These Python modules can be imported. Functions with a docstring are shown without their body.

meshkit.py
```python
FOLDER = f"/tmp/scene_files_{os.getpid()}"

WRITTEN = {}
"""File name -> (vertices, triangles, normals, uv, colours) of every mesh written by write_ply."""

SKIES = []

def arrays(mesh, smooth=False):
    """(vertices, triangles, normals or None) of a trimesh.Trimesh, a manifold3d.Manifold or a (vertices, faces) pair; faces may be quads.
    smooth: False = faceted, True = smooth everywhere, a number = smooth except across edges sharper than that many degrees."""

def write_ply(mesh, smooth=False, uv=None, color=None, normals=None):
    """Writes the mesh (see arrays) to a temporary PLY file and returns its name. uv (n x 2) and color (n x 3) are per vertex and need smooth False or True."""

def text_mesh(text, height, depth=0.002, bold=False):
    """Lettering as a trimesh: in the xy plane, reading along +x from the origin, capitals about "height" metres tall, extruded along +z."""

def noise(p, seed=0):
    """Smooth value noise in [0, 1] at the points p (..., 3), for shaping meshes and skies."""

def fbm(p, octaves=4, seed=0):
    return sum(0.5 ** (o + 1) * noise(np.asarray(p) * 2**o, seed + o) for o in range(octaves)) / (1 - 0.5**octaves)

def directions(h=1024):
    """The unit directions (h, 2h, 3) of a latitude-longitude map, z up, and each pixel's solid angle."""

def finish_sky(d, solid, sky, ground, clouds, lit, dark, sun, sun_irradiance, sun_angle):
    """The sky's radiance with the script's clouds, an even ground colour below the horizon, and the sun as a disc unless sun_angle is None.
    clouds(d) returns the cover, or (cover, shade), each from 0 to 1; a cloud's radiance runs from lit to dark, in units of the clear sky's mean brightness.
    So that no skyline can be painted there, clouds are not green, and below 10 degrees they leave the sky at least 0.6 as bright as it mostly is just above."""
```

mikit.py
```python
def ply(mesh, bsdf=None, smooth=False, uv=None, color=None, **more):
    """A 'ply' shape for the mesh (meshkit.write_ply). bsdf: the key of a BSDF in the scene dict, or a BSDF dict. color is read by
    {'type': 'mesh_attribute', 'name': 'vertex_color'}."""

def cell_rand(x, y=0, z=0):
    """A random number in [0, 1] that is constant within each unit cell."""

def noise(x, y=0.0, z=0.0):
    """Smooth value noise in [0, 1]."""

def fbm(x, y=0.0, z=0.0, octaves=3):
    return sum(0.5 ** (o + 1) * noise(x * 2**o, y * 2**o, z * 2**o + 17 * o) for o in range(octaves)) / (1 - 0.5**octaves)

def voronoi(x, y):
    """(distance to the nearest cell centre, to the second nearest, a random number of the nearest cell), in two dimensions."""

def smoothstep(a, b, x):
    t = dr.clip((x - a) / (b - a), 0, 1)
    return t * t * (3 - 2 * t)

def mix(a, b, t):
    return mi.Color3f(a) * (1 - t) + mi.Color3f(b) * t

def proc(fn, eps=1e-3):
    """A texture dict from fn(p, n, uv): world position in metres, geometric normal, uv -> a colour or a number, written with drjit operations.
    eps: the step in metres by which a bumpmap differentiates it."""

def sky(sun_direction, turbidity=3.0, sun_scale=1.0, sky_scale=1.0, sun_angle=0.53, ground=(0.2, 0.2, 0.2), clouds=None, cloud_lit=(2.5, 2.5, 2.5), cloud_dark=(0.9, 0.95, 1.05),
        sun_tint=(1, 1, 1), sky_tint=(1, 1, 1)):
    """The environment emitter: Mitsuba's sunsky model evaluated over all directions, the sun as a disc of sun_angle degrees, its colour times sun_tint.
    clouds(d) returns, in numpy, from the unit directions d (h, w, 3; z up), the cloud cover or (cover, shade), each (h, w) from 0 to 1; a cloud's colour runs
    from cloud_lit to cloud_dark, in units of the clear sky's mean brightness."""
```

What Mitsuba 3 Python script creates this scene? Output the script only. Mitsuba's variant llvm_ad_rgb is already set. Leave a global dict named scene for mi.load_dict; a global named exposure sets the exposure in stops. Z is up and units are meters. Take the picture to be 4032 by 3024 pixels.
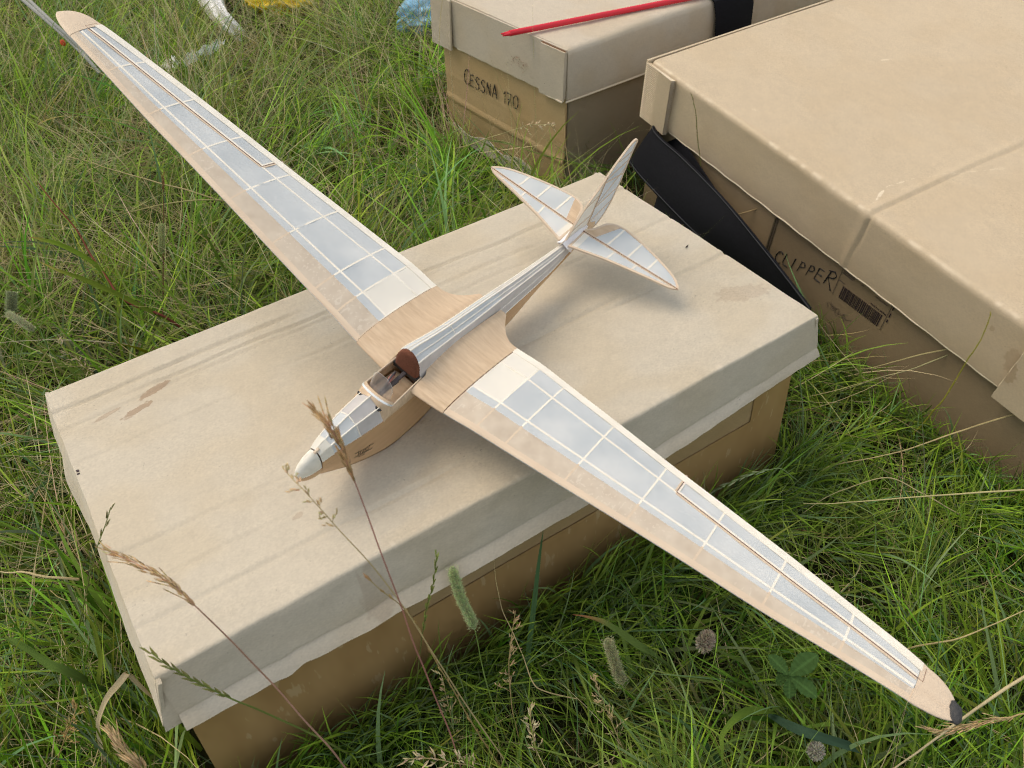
import math, numpy as np, mitsuba as mi, drjit as dr, trimesh
import mikit, meshkit
from mikit import ply, proc, noise, fbm, smoothstep, mix
T = mi.ScalarTransform4f
scene, labels = {}, {}

# ---------------------------------------------------------------- camera, sky, exposure
EYE = np.array([0.0, 0.0, 0.89])
scene['camera'] = {'type': 'thinlens', 'fov': 67.31, 'fov_axis': 'x', 'near_clip': 0.02, 'far_clip': 200.0,
                   'aperture_radius': 0.0011, 'focus_distance': 0.95,
                   'to_world': T().look_at(origin=EYE.tolist(), target=(EYE + np.array([0, .68324, -.73019])).tolist(), up=[.07033, .72839, .68155])}
scene['sky_light'] = mikit.sky((-0.46, 0.24, 0.86), turbidity=3, sun_scale=0.22, sun_angle=40, sky_scale=1.0, ground=(.08, .10, .05),
                               clouds=lambda d: 1.0, cloud_lit=(1.20, 1.235, 1.26), sun_tint=(1.0, .98, .94))
exposure = 2.78

# ---------------------------------------------------------------- materials
def rgb(c): return {'type': 'rgb', 'value': [float(x) for x in c]}
def mat(key, color, rough=.6, bump=None, scale=1.0, spec=.4, **k):
    c = color if isinstance(color, dict) else rgb(color)
    b = {'type': 'principled', 'base_color': c, 'roughness': rough, 'specular': spec, **k}
    if bump is not None: b = {'type': 'bumpmap', 'arbitrary': bump, 'scale': scale, 'bsdf': b}
    scene[key] = {'type': 'twosided', 'bsdf': b}
    return key
def dot(p, v): return p.x * float(v[0]) + p.y * float(v[1]) + p.z * float(v[2])
def frame2(o, a, b):
    """local coordinates along two (maybe skewed) directions"""
    G = np.linalg.inv(np.stack([a, b, np.cross(a, b)], 1)); o = np.asarray(o, float); off = G @ o
    return lambda p: (dot(p, G[0]) - float(off[0]), dot(p, G[1]) - float(off[1]), dot(p, G[2]) - float(off[2]))

nA, nB, nC, nD = map(np.array, ([-.5148, .5982, .29], [-.308, .271, .29], [.3507, .6369, .29], [.1439, .9641, .29]))
nu_ = (nC - nB) / np.linalg.norm(nC - nB); nw_ = (nA - nB) / np.linalg.norm(nA - nB)
NL, NW = float(np.linalg.norm(nC - nB)), float(np.linalg.norm(nA - nB))
rO = np.array([.2793, 1.2909, .295]); rU = np.array([.6159, .6509, .24]) - rO; rU /= np.linalg.norm(rU)
rW = np.array([math.cos(math.radians(27.84)), math.sin(math.radians(27.84)), 0]); rW -= rU * (rU @ rW); rW /= np.linalg.norm(rW)
rN = np.cross(rU, rW); rN *= np.sign(rN[2])
cO = np.array([.1417, 1.351, .297]); cU = np.array([-.0985, 1.6389, .307]) - cO; CL = float(np.linalg.norm(cU)); cU /= CL
cW = np.array([.4234, 1.5409, .287]) - cO; cW /= np.linalg.norm(cW)
cN = np.cross(cW, cU); cN /= np.linalg.norm(cN); cN *= np.sign(cN[2])
GO = np.array([-.1929, .414, .3527]); GM = np.array([[-.65743, -.75348, -.00678], [.72133, -.62672, -.2948], [.21788, -.1987, .95553]]); GK = .92
nF, rF, cF = frame2(nB, nu_, nw_), frame2(rO, rU, rW), frame2(cO, cU, cW)

def blot(u, w, u0, w0, a, b, ang):
    c, s = math.cos(ang), math.sin(ang); x = (u - u0) * c + (w - w0) * s; y = (w - w0) * c - (u - u0) * s
    r = dr.sqrt(dr.square(x / a) + dr.square(y / b)) + .5 * (noise(u * 260, w * 260) - .5)
    return 1 - smoothstep(.8, 1.05, r)
def paper(u, w, z, base, seed=0.0, k=1.0):
    lo = fbm(u * 9 + seed, w * 9, z * 9, 3); mid = fbm(u * 70, w * 110 + seed, z * 90, 3); fine = noise(u * 520, w * 820, z * 760); f2 = noise(u * 1100, w * 1700, z * 1500)
    t = .93 + .07 * lo + .08 * (mid - .5) + .13 * (fine - .5) + .08 * (f2 - .5)
    spk = smoothstep(.90, .96, noise(u * 560 + 3, w * 560, z * 560)) * .22 * smoothstep(.45, .6, noise(u * 130, w * 130, z * 130))
    warm = mix(base, [base[0] * (1 - .02 * k), base[1] * (1 - .045 * k), base[2] * (1 - .09 * k)], smoothstep(.35, .7, fbm(u * 16, w * 22 + 5, z * 16, 2)))
    return warm * t * (1 - spk)
def scratch(u, w, u0, w0, u1, w1, wd):
    l2 = (u1 - u0) ** 2 + (w1 - w0) ** 2; t = dr.clip(((u - u0) * (u1 - u0) + (w - w0) * (w1 - w0)) / l2, 0, 1)
    d = dr.sqrt(dr.square(u - u0 - t * (u1 - u0)) + dr.square(w - w0 - t * (w1 - w0))) + .004 * (noise(u * 120, w * 120) - .5)
    return (1 - smoothstep(wd * .5, wd * 1.4, dr.abs(d))) * smoothstep(.2, .5, noise(u * 160, w * 160, 3.))
def near_color(p, n, uv):
    u, w, z = nF(p)
    c = paper(u, w, z, (.52, .475, .395))
    st = dr.maximum(dr.maximum(blot(u, w, .101, .319, .019, .0055, .25), blot(u, w, .076, .300, .019, .005, .22)), .6 * blot(u, w, .047, .312, .016, .0035, .2))
    st = dr.maximum(st, .35 * dr.maximum(blot(u, w, .715, .075, .035, .014, -.4), blot(u, w, .185, -.018, .016, .012, .2)))
    st = dr.maximum(st, .45 * blot(u, w, .16, .075, .006, .004, .2))
    worn = smoothstep(.62, .8, fbm(u * 120, w * 40, z * 40)) * (1 - smoothstep(.0, .006, dr.abs(w + .002))) * .5
    return mix(mix(c, c * mi.Color3f(.70, .60, .54), st), [.62, .56, .47], worn)
def near_bump(p, n, uv):
    u, w, z = nF(p)
    q = dr.select(dr.abs(n.z) > .6, w, z)
    fl = dr.sin(q * (2 * math.pi / .0078) + 2.5 * noise(u * 5, w * 6)) * (.25 + .75 * noise(u * 7, w * 12 + 9)) * .00012
    cr = dr.abs(u - .175 - (w - .2) * .12 - .018 * (noise(w * 20, 3.0) - .5) - .004 * noise(w * 90, 7.0))
    crack = -.0004 * dr.exp(-dr.square(cr / .0016)) * smoothstep(.02, .1, w)
    return fl + crack + .00008 * fbm(u * 220, w * 220, z * 220, 2)
mat('near_card', proc(near_color), .62, proc(near_bump, .0012), 1.0, .45)
def right_color(p, n, uv):
    u, w, z = rF(p)
    c = paper(u, w, z, (.51, .42, .30), 4.0, .5)
    wr = smoothstep(.35, .75, fbm(u * 90, w * 50, z * 50)) * (1 - smoothstep(.002, .008, dr.maximum(dr.abs(w), dr.abs(z)))) * .75
    sc = dr.maximum(dr.maximum(scratch(u, w, .475, .012, .455, .067, .0011), scratch(u, w, .455, .067, .462, .115, .0007) * .7), dr.maximum(scratch(u, w, .462, .115, .515, .245, .0007) * .4, scratch(u, w, .205, .33, .212, .345, .0016) * .6))
    sc = dr.maximum(sc, scratch(u, w, .185, .035, .216, .046, .0009) * .5)
    c = mix(c, [.66, .58, .46], dr.clip(dr.maximum(wr, sc), 0, 1))
    st = dr.maximum(blot(u, z, .745, -.06, .012, .024, .5), blot(u, z, .70, -.035, .004, .005, 0.)) * smoothstep(.03, -.03, w)
    return mix(c, c * mi.Color3f(.66, .58, .50), dr.clip(st, 0, 1) * .8)
def right_bump(p, n, uv):
    u, w, z = rF(p); return .00012 * fbm(u * 150, w * 150, z * 150, 3) + .0005 * fbm(u * 16, w * 16, z * 16, 2)
mat('right_card', proc(right_color), .55, proc(right_bump, .0012), 1.0, .6)
def far_color(p, n, uv):
    u, w, z = cF(p); return paper(u, w, z, (.50, .445, .365), 8.0)
def far_bump(p, n, uv):
    u, w, z = cF(p)
    return .00006 * dr.sin(u * (2 * math.pi / .0078) + noise(u * 9, w * 9)) + .00016 * fbm(u * 150, w * 150, z * 150, 3)
mat('far_card', proc(far_color), .6, proc(far_bump, .0012), 1.0, .5)
def kraft_color(p, n, uv):
    return paper(p.x, p.y, p.z, (.46, .335, .18), 2.0)
mat('shaded_kraft', proc(lambda p, n, uv: paper(p.x, p.y, p.z, (.29, .24, .175), 6.0, .5)), .6, None, 1, .4)  # darkened copy of kraft: shade of the side turned from the light
def kraft_bump(p, n, uv): return .0006 * fbm(p.x * 22, p.y * 22, p.z * 40, 3) + .0001 * noise(p.x * 300, p.y * 300, p.z * 300)
mat('kraft', proc(kraft_color), .6, proc(kraft_bump, .0015), 1.0, .4)
def tape_color(p, n, uv): return mix(mix((.285, .170, .070), (.385, .255, .12), fbm(p.x * 40, p.y * 40, p.z * 12, 3)), [.46, .36, .22], smoothstep(.66, .74, fbm(p.x * 150, p.y * 150, p.z * 30, 3)) * .5)
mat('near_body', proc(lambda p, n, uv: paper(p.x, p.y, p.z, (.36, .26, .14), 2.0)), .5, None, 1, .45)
mat('brown_tape', proc(tape_color), .28, proc(lambda p, n, uv: .0008 * fbm(p.x * 60, p.y * 60, p.z * 20, 3), .001), 1.0, .5)
def body_color(p, n, uv):  # lid brown darkened: shade of the recessed body is put into the colour
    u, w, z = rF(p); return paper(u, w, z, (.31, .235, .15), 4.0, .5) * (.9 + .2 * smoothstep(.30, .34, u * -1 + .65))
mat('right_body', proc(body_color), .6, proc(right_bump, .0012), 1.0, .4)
mat('cut_edge', (.62, .54, .42), .85)
mat('torn_paper', (.60, .57, .52), .9)
mat('inner_dark', (.10, .075, .05), .9)
mat('ink', (.022, .020, .020), .5)
mat('ink_purple', (.035, .022, .030), .55)
mat('print_grey', (.13, .10, .075), .7)

def gl(p):  # glider model coordinates, metres along x (forward), y (span), z (up)
    q = [dot(p, GM[i]) - float(GM[i] @ GO) for i in range(3)]
    return q
def ply_color(p, n, uv):
    x, y, z = gl(p)
    g = noise(x * 1200, y * 170 + 3, z * 200); g2 = noise(x * 420, y * 60, z * 60); lo = fbm(x * 30, y * 30, z * 30, 2)
    return mix((.47, .34, .215), (.70, .555, .41), .36 * g + .40 * g2 + .24 * lo)
mat('plywood', proc(ply_color), .42, proc(lambda p, n, uv: .00012 * fbm(p.x * 300, p.y * 300, p.z * 300, 2), .0006), 1.0, .5)
def side_color(p, n, uv):
    x, y, z = gl(p)
    g = noise(x * 45, y * 300, z * 900 + 40 * noise(x * 12, 0., z * 8)); lo = fbm(x * 25, y * 20, z * 25, 3)
    return mix((.43, .265, .13), (.56, .375, .215), .55 * g + .45 * lo)
mat('side_ply', proc(side_color), .36, None, 1, .5)
def balsa_color(p, n, uv):
    x, y, z = gl(p); g = noise(x * 330, y * 22, z * 120); g2 = fbm(x * 50, y * 50, z * 50, 2)
    return mix((.58, .465, .355), (.71, .60, .48), .5 * g + .5 * g2)
mat('balsa', proc(balsa_color), .5, None, 1, .4)
mat('strip', proc(lambda p, n, uv: mix((.76, .725, .645), (.88, .85, .79), fbm(p.x * 110, p.y * 110, p.z * 110, 2))), .55, None, 1, .4)
def film_color(p, n, uv):
    x, y, z = gl(p)
    m = fbm(x * 110, y * 110, 3., 3); fl = smoothstep(.74, .80, noise(x * 420 + 4 * m, y * 620, 1.)) * .32 * smoothstep(.35, .6, noise(x * 40, y * 40, 5.))
    return mix(mix((.49, .415, .335), (.62, .55, .465), m), (.74, .69, .62), fl)
mat('film', proc(film_color), .33, None, 1, .5)
def tissue_color(p, n, uv):
    x, y, z = gl(p)
    m = fbm(x * 34 + 2, y * 34, z * 34, 3); f = noise(x * 500, y * 500, z * 500)
    return mix((.64, .705, .77), (.88, .905, .93), m * .95 + f * .05)
scene['tissue'] = {'type': 'principledthin', 'base_color': proc(tissue_color), 'roughness': .26, 'diff_trans': .66, 'eta': 1.5}
scene['tissue_lilac'] = {'type': 'principledthin', 'base_color': proc(lambda p, n, uv: mix((.70, .68, .68), (.88, .87, .88), fbm(p.x * 60, p.y * 60, p.z * 60, 3))), 'roughness': .3, 'diff_trans': .75, 'eta': 1.45}
scene['tissue_white'] = {'type': 'principledthin', 'base_color': rgb((.90, .885, .84)), 'roughness': .42, 'diff_trans': .35, 'eta': 1.4}
mat('paper_white', (.80, .80, .86), .6)
mat('nose_paper', proc(lambda p, n, uv: mix((.64, .63, .57), (.82, .80, .74), fbm(p.x * 260, p.y * 260, p.z * 260, 3))), .55)
mat('black', (.016, .016, .018), .5)
mat('weight_clay', (.045, .047, .052), .62)
mat('felt', proc(lambda p, n, uv: mix((.10, .038, .024), (.19, .080, .052), fbm(p.x * 900, p.y * 900, p.z * 900, 2))), .95, None, 1, .1, sheen=.6)
mat('grey_plastic', (.075, .068, .078), .4)
mat('pink', (.40, .16, .15), .5)
mat('line_brown', (.16, .06, .035), .6)
mat('seam_brown', (.20, .10, .05), .6)
mat('silver', (.80, .84, .88), .3, None, 1, .5, metallic=.35)
scene['clear_pane'] = {'type': 'blendbsdf', 'weight': .22, 'a': {'type': 'thindielectric', 'int_ior': 1.45}, 'b': {'type': 'principledthin', 'base_color': rgb((.8, .76, .76)), 'roughness': .5, 'diff_trans': 1.0, 'eta': 1.4}}
mat('red_plastic', (.60, .016, .035), .33, None, 1, .5)
mat('orange_red', (.62, .09, .03), .5)
mat('rod_white', (.42, .42, .40), .35)
mat('white_plastic', (.80, .81, .83), .35)
mat('yellow_fabric', (.78, .55, .02), .6)
mat('blue_fabric', (.20, .42, .62), .6)
def weave(p, n, uv):
    u, w, z = rF(p)
    return .00015 * (dr.sin(u * 2400) * dr.sin(z * 1800 + w * 900)) + .0004 * fbm(u * 60, w * 60, z * 60, 2)
mat('webbing', proc(lambda p, n, uv: mix((.004, .0045, .007), (.008, .009, .014), noise(p.x * 500, p.y * 500, p.z * 500))), .8, proc(weave, .0004), 1.0, .2, sheen=.15)
mat('edge_sheen', (.020, .023, .030), .7)
mat('earth', proc(lambda p, n, uv: mix((.018, .022, .007), (.05, .055, .02), fbm(p.x * 60, p.y * 60, 0., 3))), .95, None, 1, .1)
VC = {'type': 'mesh_attribute', 'name': 'vertex_color'}
scene['blade'] = {'type': 'principledthin', 'base_color': VC, 'roughness': .34, 'diff_trans': .62, 'eta': 1.5}
scene['dry_blade'] = {'type': 'principledthin', 'base_color': VC, 'roughness': .6, 'diff_trans': .45, 'eta': 1.4}

# ---------------------------------------------------------------- mesh helpers
def tag(key, label=None, cat=None, group=None, kind=None):
    e = {}
    if label: e['label'] = label
    if cat: e['category'] = cat
    if group: e['group'] = group
    if kind: e['kind'] = kind
    labels[key] = e; return key
_used = {}
def numbered(key):
    i = _used.get(key, -1) + 1; _used[key] = i
    return key if i == 0 else '%s_%03d' % (key, i)
def obj(key, mesh, m, smooth=30, color=None, parent=None):
    key = numbered(key if parent is None else parent + '__' + key)
    scene[key] = ply(mesh, m, smooth=smooth, color=color); return key
def gridf(nu, nv, off=0):
    i, j = np.meshgrid(np.arange(nu - 1), np.arange(nv - 1), indexing='ij'); a = (i * nv + j).ravel() + off
    return np.stack([a, a + nv, a + nv + 1, a + 1], 1)
def tri(q): return np.vstack([q[:, [0, 1, 2]], q[:, [0, 2, 3]]])
def grid(P):
    P = np.asarray(P, float); return P.reshape(-1, 3), tri(gridf(P.shape[0], P.shape[1]))
def gnormals(P):
    du = np.gradient(P, axis=0); dv = np.gradient(P, axis=1); n = np.cross(du, dv)
    return n / np.maximum(np.linalg.norm(n, axis=-1, keepdims=True), 1e-12)
def sheet(P, t):
    """a thin solid: the grid P and its copy moved by -t along the normals, closed all round"""
    P = np.asarray(P, float); nu, nv = P.shape[:2]; Q = P - t * gnormals(P); n = nu * nv
    idx = np.arange(n).reshape(nu, nv)
    loop = np.concatenate([idx[:-1, 0], idx[-1, :-1], idx[:0:-1, -1], idx[0, :0:-1]]); nx = np.roll(loop, -1)
    f = np.vstack([tri(gridf(nu, nv)), tri(gridf(nu, nv, n))[:, ::-1], tri(np.stack([nx, loop, loop + n, nx + n], 1))])
    return np.vstack([P.reshape(-1, 3), Q.reshape(-1, 3)]), f
def join(ms):
    V, F, o = [], [], 0
    for v, f in ms: V.append(np.asarray(v, float)); F.append(np.asarray(f) + o); o += len(v)
    return np.vstack(V), np.vstack(F)
def tube(P, r, k=6, caps=True):
    P = np.asarray(P, float); n = len(P); r = np.broadcast_to(r, n)
    t = np.gradient(P, axis=0); t /= np.maximum(np.linalg.norm(t, axis=1, keepdims=True), 1e-12)
    ref = np.array([.3, .2, .93]); a = np.cross(t, ref); a /= np.maximum(np.linalg.norm(a, axis=1, keepdims=True), 1e-9); b = np.cross(t, a)
    th = np.arange(k) * 2 * np.pi / k
    V = P[:, None] + r[:, None, None] * (np.cos(th)[None, :, None] * a[:, None] + np.sin(th)[None, :, None] * b[:, None])
    V = V.reshape(-1, 3); i, j = np.meshgrid(np.arange(n - 1), np.arange(k), indexing='ij'); A = (i * k + j).ravel(); B = (i * k + (j + 1) % k).ravel()
    F = tri(np.stack([A, B, B + k, A + k], 1))
    if caps:
        V = np.vstack([V, P[0], P[-1]]); j = np.arange(k); m = n * k
        F = np.vstack([F, np.stack([np.full(k, m), (j + 1) % k, j], 1), np.stack([np.full(k, m + 1), (n - 1) * k + j, (n - 1) * k + (j + 1) % k], 1)])
    return V, F
def smooth_path(P, n):
    P = np.asarray(P, float); d = np.r_[0, np.cumsum(np.linalg.norm(np.diff(P, axis=0), axis=1))]
    from scipy.interpolate import PchipInterpolator
    return PchipInterpolator(d, P, axis=0)(np.linspace(0, d[-1], n))
def obox(o, axes, lo, hi, bev=0.0):
    """box in a local frame; bev chamfers its edges"""
    A = np.array(axes); lo, hi = np.array(lo, float), np.array(hi, float)
    if bev <= 0:
        m = trimesh.creation.box(bounds=[lo, hi]); return np.asarray(o) + m.vertices @ A, m.faces
    pts = []
    for k in range(3):
        l, h = lo + bev, hi - bev; l[k], h[k] = lo[k], hi[k]; pts.append(trimesh.creation.box(bounds=[l, h]).vertices)
    m = trimesh.convex.convex_hull(np.vstack(pts)); return np.asarray(o) + m.vertices @ A, m.faces
def local_noise(P, f, seed=0): return meshkit.fbm(np.asarray(P) * f, 3, seed) - .5
# ---------------------------------------------------------------- setting: ground, sky
gx, gy = np.meshgrid(np.linspace(-9, 9, 150), np.linspace(-4, 16, 160), indexing='ij')
gz = .03 * (meshkit.fbm(np.stack([gx * 2.2, gy * 2.2, gx * 0], -1), 3, 5) - .5) - .008
near = np.exp(-(np.maximum(np.hypot(gx - .1, gy - .9) - 1.1, 0) / .5) ** 2)
obj('ground', grid(np.stack([gx, gy, gz - .02 * near], -1)), 'earth', True); tag('ground', kind='structure')

# ---------------------------------------------------------------- the pale box the glider stands on
def NP(u, w, h): return nB + np.asarray(u)[..., None] * nu_ + np.asarray(w)[..., None] * nw_ + np.asarray(h)[..., None] * np.array([0, 0, 1.0])
box1 = 'cardboard_box'
tag(box1, 'long pale cardboard box with creased lid carrying the wooden glider', 'cardboard box', 'cardboard boxes on the grass')
def near_lid():
    nuq = 330
    prof = [(-.0275, -.0665), (-.0240, -.0615), (-.0186, -.0572), (-.0160, -.0556), (-.0158, -.0542), (-.0166, -.0525), (-.0162, -.0500), (-.0148, -.043), (-.0132, -.036), (-.0116, -.029), (-.0100, -.022), (-.0085, -.0155), (-.0072, -.0095), (-.0064, -.0058), (-.0060, -.0038), (-.0056, -.0023), (-.0046, -.0008), (-.0032, -.0001), (-.0016, 0.), (.0006, 0.), (.0030, 0.)]
    prof += [(w, 0.) for w in np.linspace(.006, NW - .008, 150)]
    prof += [(NW - .003, -.0005), (NW + .0005, -.003), (NW + .002, -.012), (NW + .006, -.035), (NW + .010, -.066)]
    pr = np.array(prof); u = np.linspace(0.0, NL, nuq)
    U = np.repeat(u[:, None], len(pr), 1); W = np.repeat(pr[None, :, 0], nuq, 0).copy(); Z = np.repeat(pr[None, :, 1], nuq, 0).copy()
    P0 = np.stack([U, W, Z], -1)
    top = np.clip((Z + .004) / .004, 0, 1)
    n1 = lambda f, s: meshkit.noise(np.stack([U * f, U * 0 + s, U * 0], -1), s) - .5
    for (w0, dep, sig, ua, ub, k) in [(.348, .0020, .0035, -.1, .30, 1), (.329, .0016, .0030, .05, .9, 2), (.318, .0010, .003, -.1, .5, 3), (.272, .0007, .004, .2, .6, 4), (.124, .0009, .004, -.1, .2, 5), (.117, .0007, .003, .1, .5, 6),
                                      (.080, .0006, .003, -.1, .25, 7), (.043, .0011, .004, -.1, .34, 8), (.150, .0016, .0045, .38, .62, 9), (.140, .0016, .0035, .55, .9, 10), (.155, .0006, .003, .2, .45, 11), (.240, .0009, .004, .45, .8, 12), (.262, .0006, .003, -.1, .2, 13), (.296, .0008, .004, .4, .62, 14)]:
        c = w0 + .004 * n1(5, k) + .0025 * n1(22, k + 20)
        g = np.clip((U - ua) / .05, 0, 1) * np.clip((ub - U) / .05, 0, 1)
        d = W - c
        Z -= dep * 1.3 * g * (np.exp(-(d / (.55 * sig)) ** 2) - .45 * np.exp(-((d - 1.5 * sig) / (.9 * sig)) ** 2)) * top
    Z += top * (.0035 * local_noise(np.stack([U, W, 0 * U], -1), 5, 2) + .0010 * local_noise(np.stack([U, W * 2.2, 0 * U], -1), 22, 3) + .0005 * local_noise(np.stack([U, W * 1.4, 0 * U], -1), 80, 4))
    # front flap: wavy lower edge, dents, worn fold
    fr = (W < .004); low = np.clip(-Z / .066, 0, 1) * fr
    W *= np.where(fr, 1 - .55 * np.clip((U - .50) / .25, 0, 1), 1); U += low * .014 * np.clip((U - .66) / .09, 0, 1)
    W += low * (.0014 * n1(4, 31) + .0010 * n1(14, 32) - .003 * np.sin(np.clip(U / NL, 0, 1) * np.pi)) + fr * .0022 * local_noise(np.stack([U * .6, Z * 2, W * 0], -1), 60, 9) * np.clip(-Z / .01, 0, 1)
    Z += low * (.0008 * n1(7, 33) + .0014 * n1(40, 34))
    fold = np.exp(-((W + .003) / .005) ** 2) * (Z > -.008)
    Z -= fold * (.0008 * np.abs(n1(16, 35)) + .0006 * np.abs(n1(70, 36)) + .002 * np.exp(-((U - .375) / .014) ** 2))
    # the tear by the near left corner
    Z += low ** 3 * (.003 * np.exp(-((U - .105) / .008) ** 2) - .003 * np.exp(-((U - .088) / .008) ** 2))
    # left edge is cut back a little where the flap starts
    U[0] += np.clip(-pr[:, 1] / .066, 0, 1) * -.004 * (pr[:, 0] < 0) + .0015 * local_noise(np.stack([W[0] * 30, W[0] * 0, W[0] * 0], -1), 1, 5)
    return NP(U, W, Z)
P = near_lid()
lid = obj('lid', sheet(P, .0034), 'near_card', 40, parent=box1)
def end_flap(u0, flare, wa, wb, seed, torn=0.0):
    w = np.linspace(wa, wb, 120); t = np.linspace(0, 1, 12); Wq, Tq = np.meshgrid(w, t, indexing='ij')
    nz = meshkit.fbm(np.stack([Wq * 18, Wq * 0 + seed, Tq * 2], -1), 3, seed) - .5
    U = u0 + flare * (Tq ** .9) + np.sign(flare) * (.004 * nz * Tq)
    Z = -.0035 - Tq * (.062 + .004 * nz) + torn * np.exp(-((Wq - .30) / .03) ** 2) * Tq * .03
    return NP(U, Wq, Z)
P = end_flap(.0005, -.0195, -.012, NW + .004, 3, .6); obj('end_flap', sheet(P, .0032), 'near_card', 50, parent=lid)
P = end_flap(NL - .0005, .012, -.004, NW + .004, 4); obj('end_flap', sheet(P[::-1], .0032), 'near_card', 50, parent=lid)
# corner tab of the left flap under the front flap
w = np.linspace(-.020, .05, 24); t = np.linspace(0, 1, 10); Uq, Tq = np.meshgrid(w, t, indexing='ij')
Uq = (Uq + .020) / .07; P = NP((-.0012 - .0185 * Tq ** .9) * (1 - Uq) + .05 * Uq, -.0050 - .0112 * Tq, -.007 - .0585 * Tq - .004 * (1 - Uq) * Tq); obj('corner_tab', sheet(P[:, ::-1], .003), 'near_card', 50, parent=lid)
for (u, w, a) in [(.0025, .2505, .0026), (.0022, .2462, .0015)]:
    obj('scuff', obox(nB + u * nu_ + w * nw_, (nu_, nw_, (0, 0, 1)), (-.0008, -a / 2, -.0006), (.0018, a / 2, .0009)), 'ink_purple', parent=lid)
for (u, w) in [(.648, .232), (.725, .178)]:
    obj('dark_fleck', join([tube(nB + np.array([u + dx, w, 0])[0] * nu_ + w * nw_ + np.array([[0, 0, .0022]]) + np.linspace(-1, 1, 5)[:, None] * (dl * nu_ + dw * nw_) + np.array([[0, 0, .001 * abs(k)] for k in (-1, -.4, 0, .5, 1.2)]), [.0002, .0006, .0010, .0005, .0002], 5) for dx, dl, dw in ((0, .0034, .0012), (.001, .0016, -.0005))]), 'ink', True, parent=lid)
tag(lid, 'creased pale lid with brown smears and loose flaps')
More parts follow.
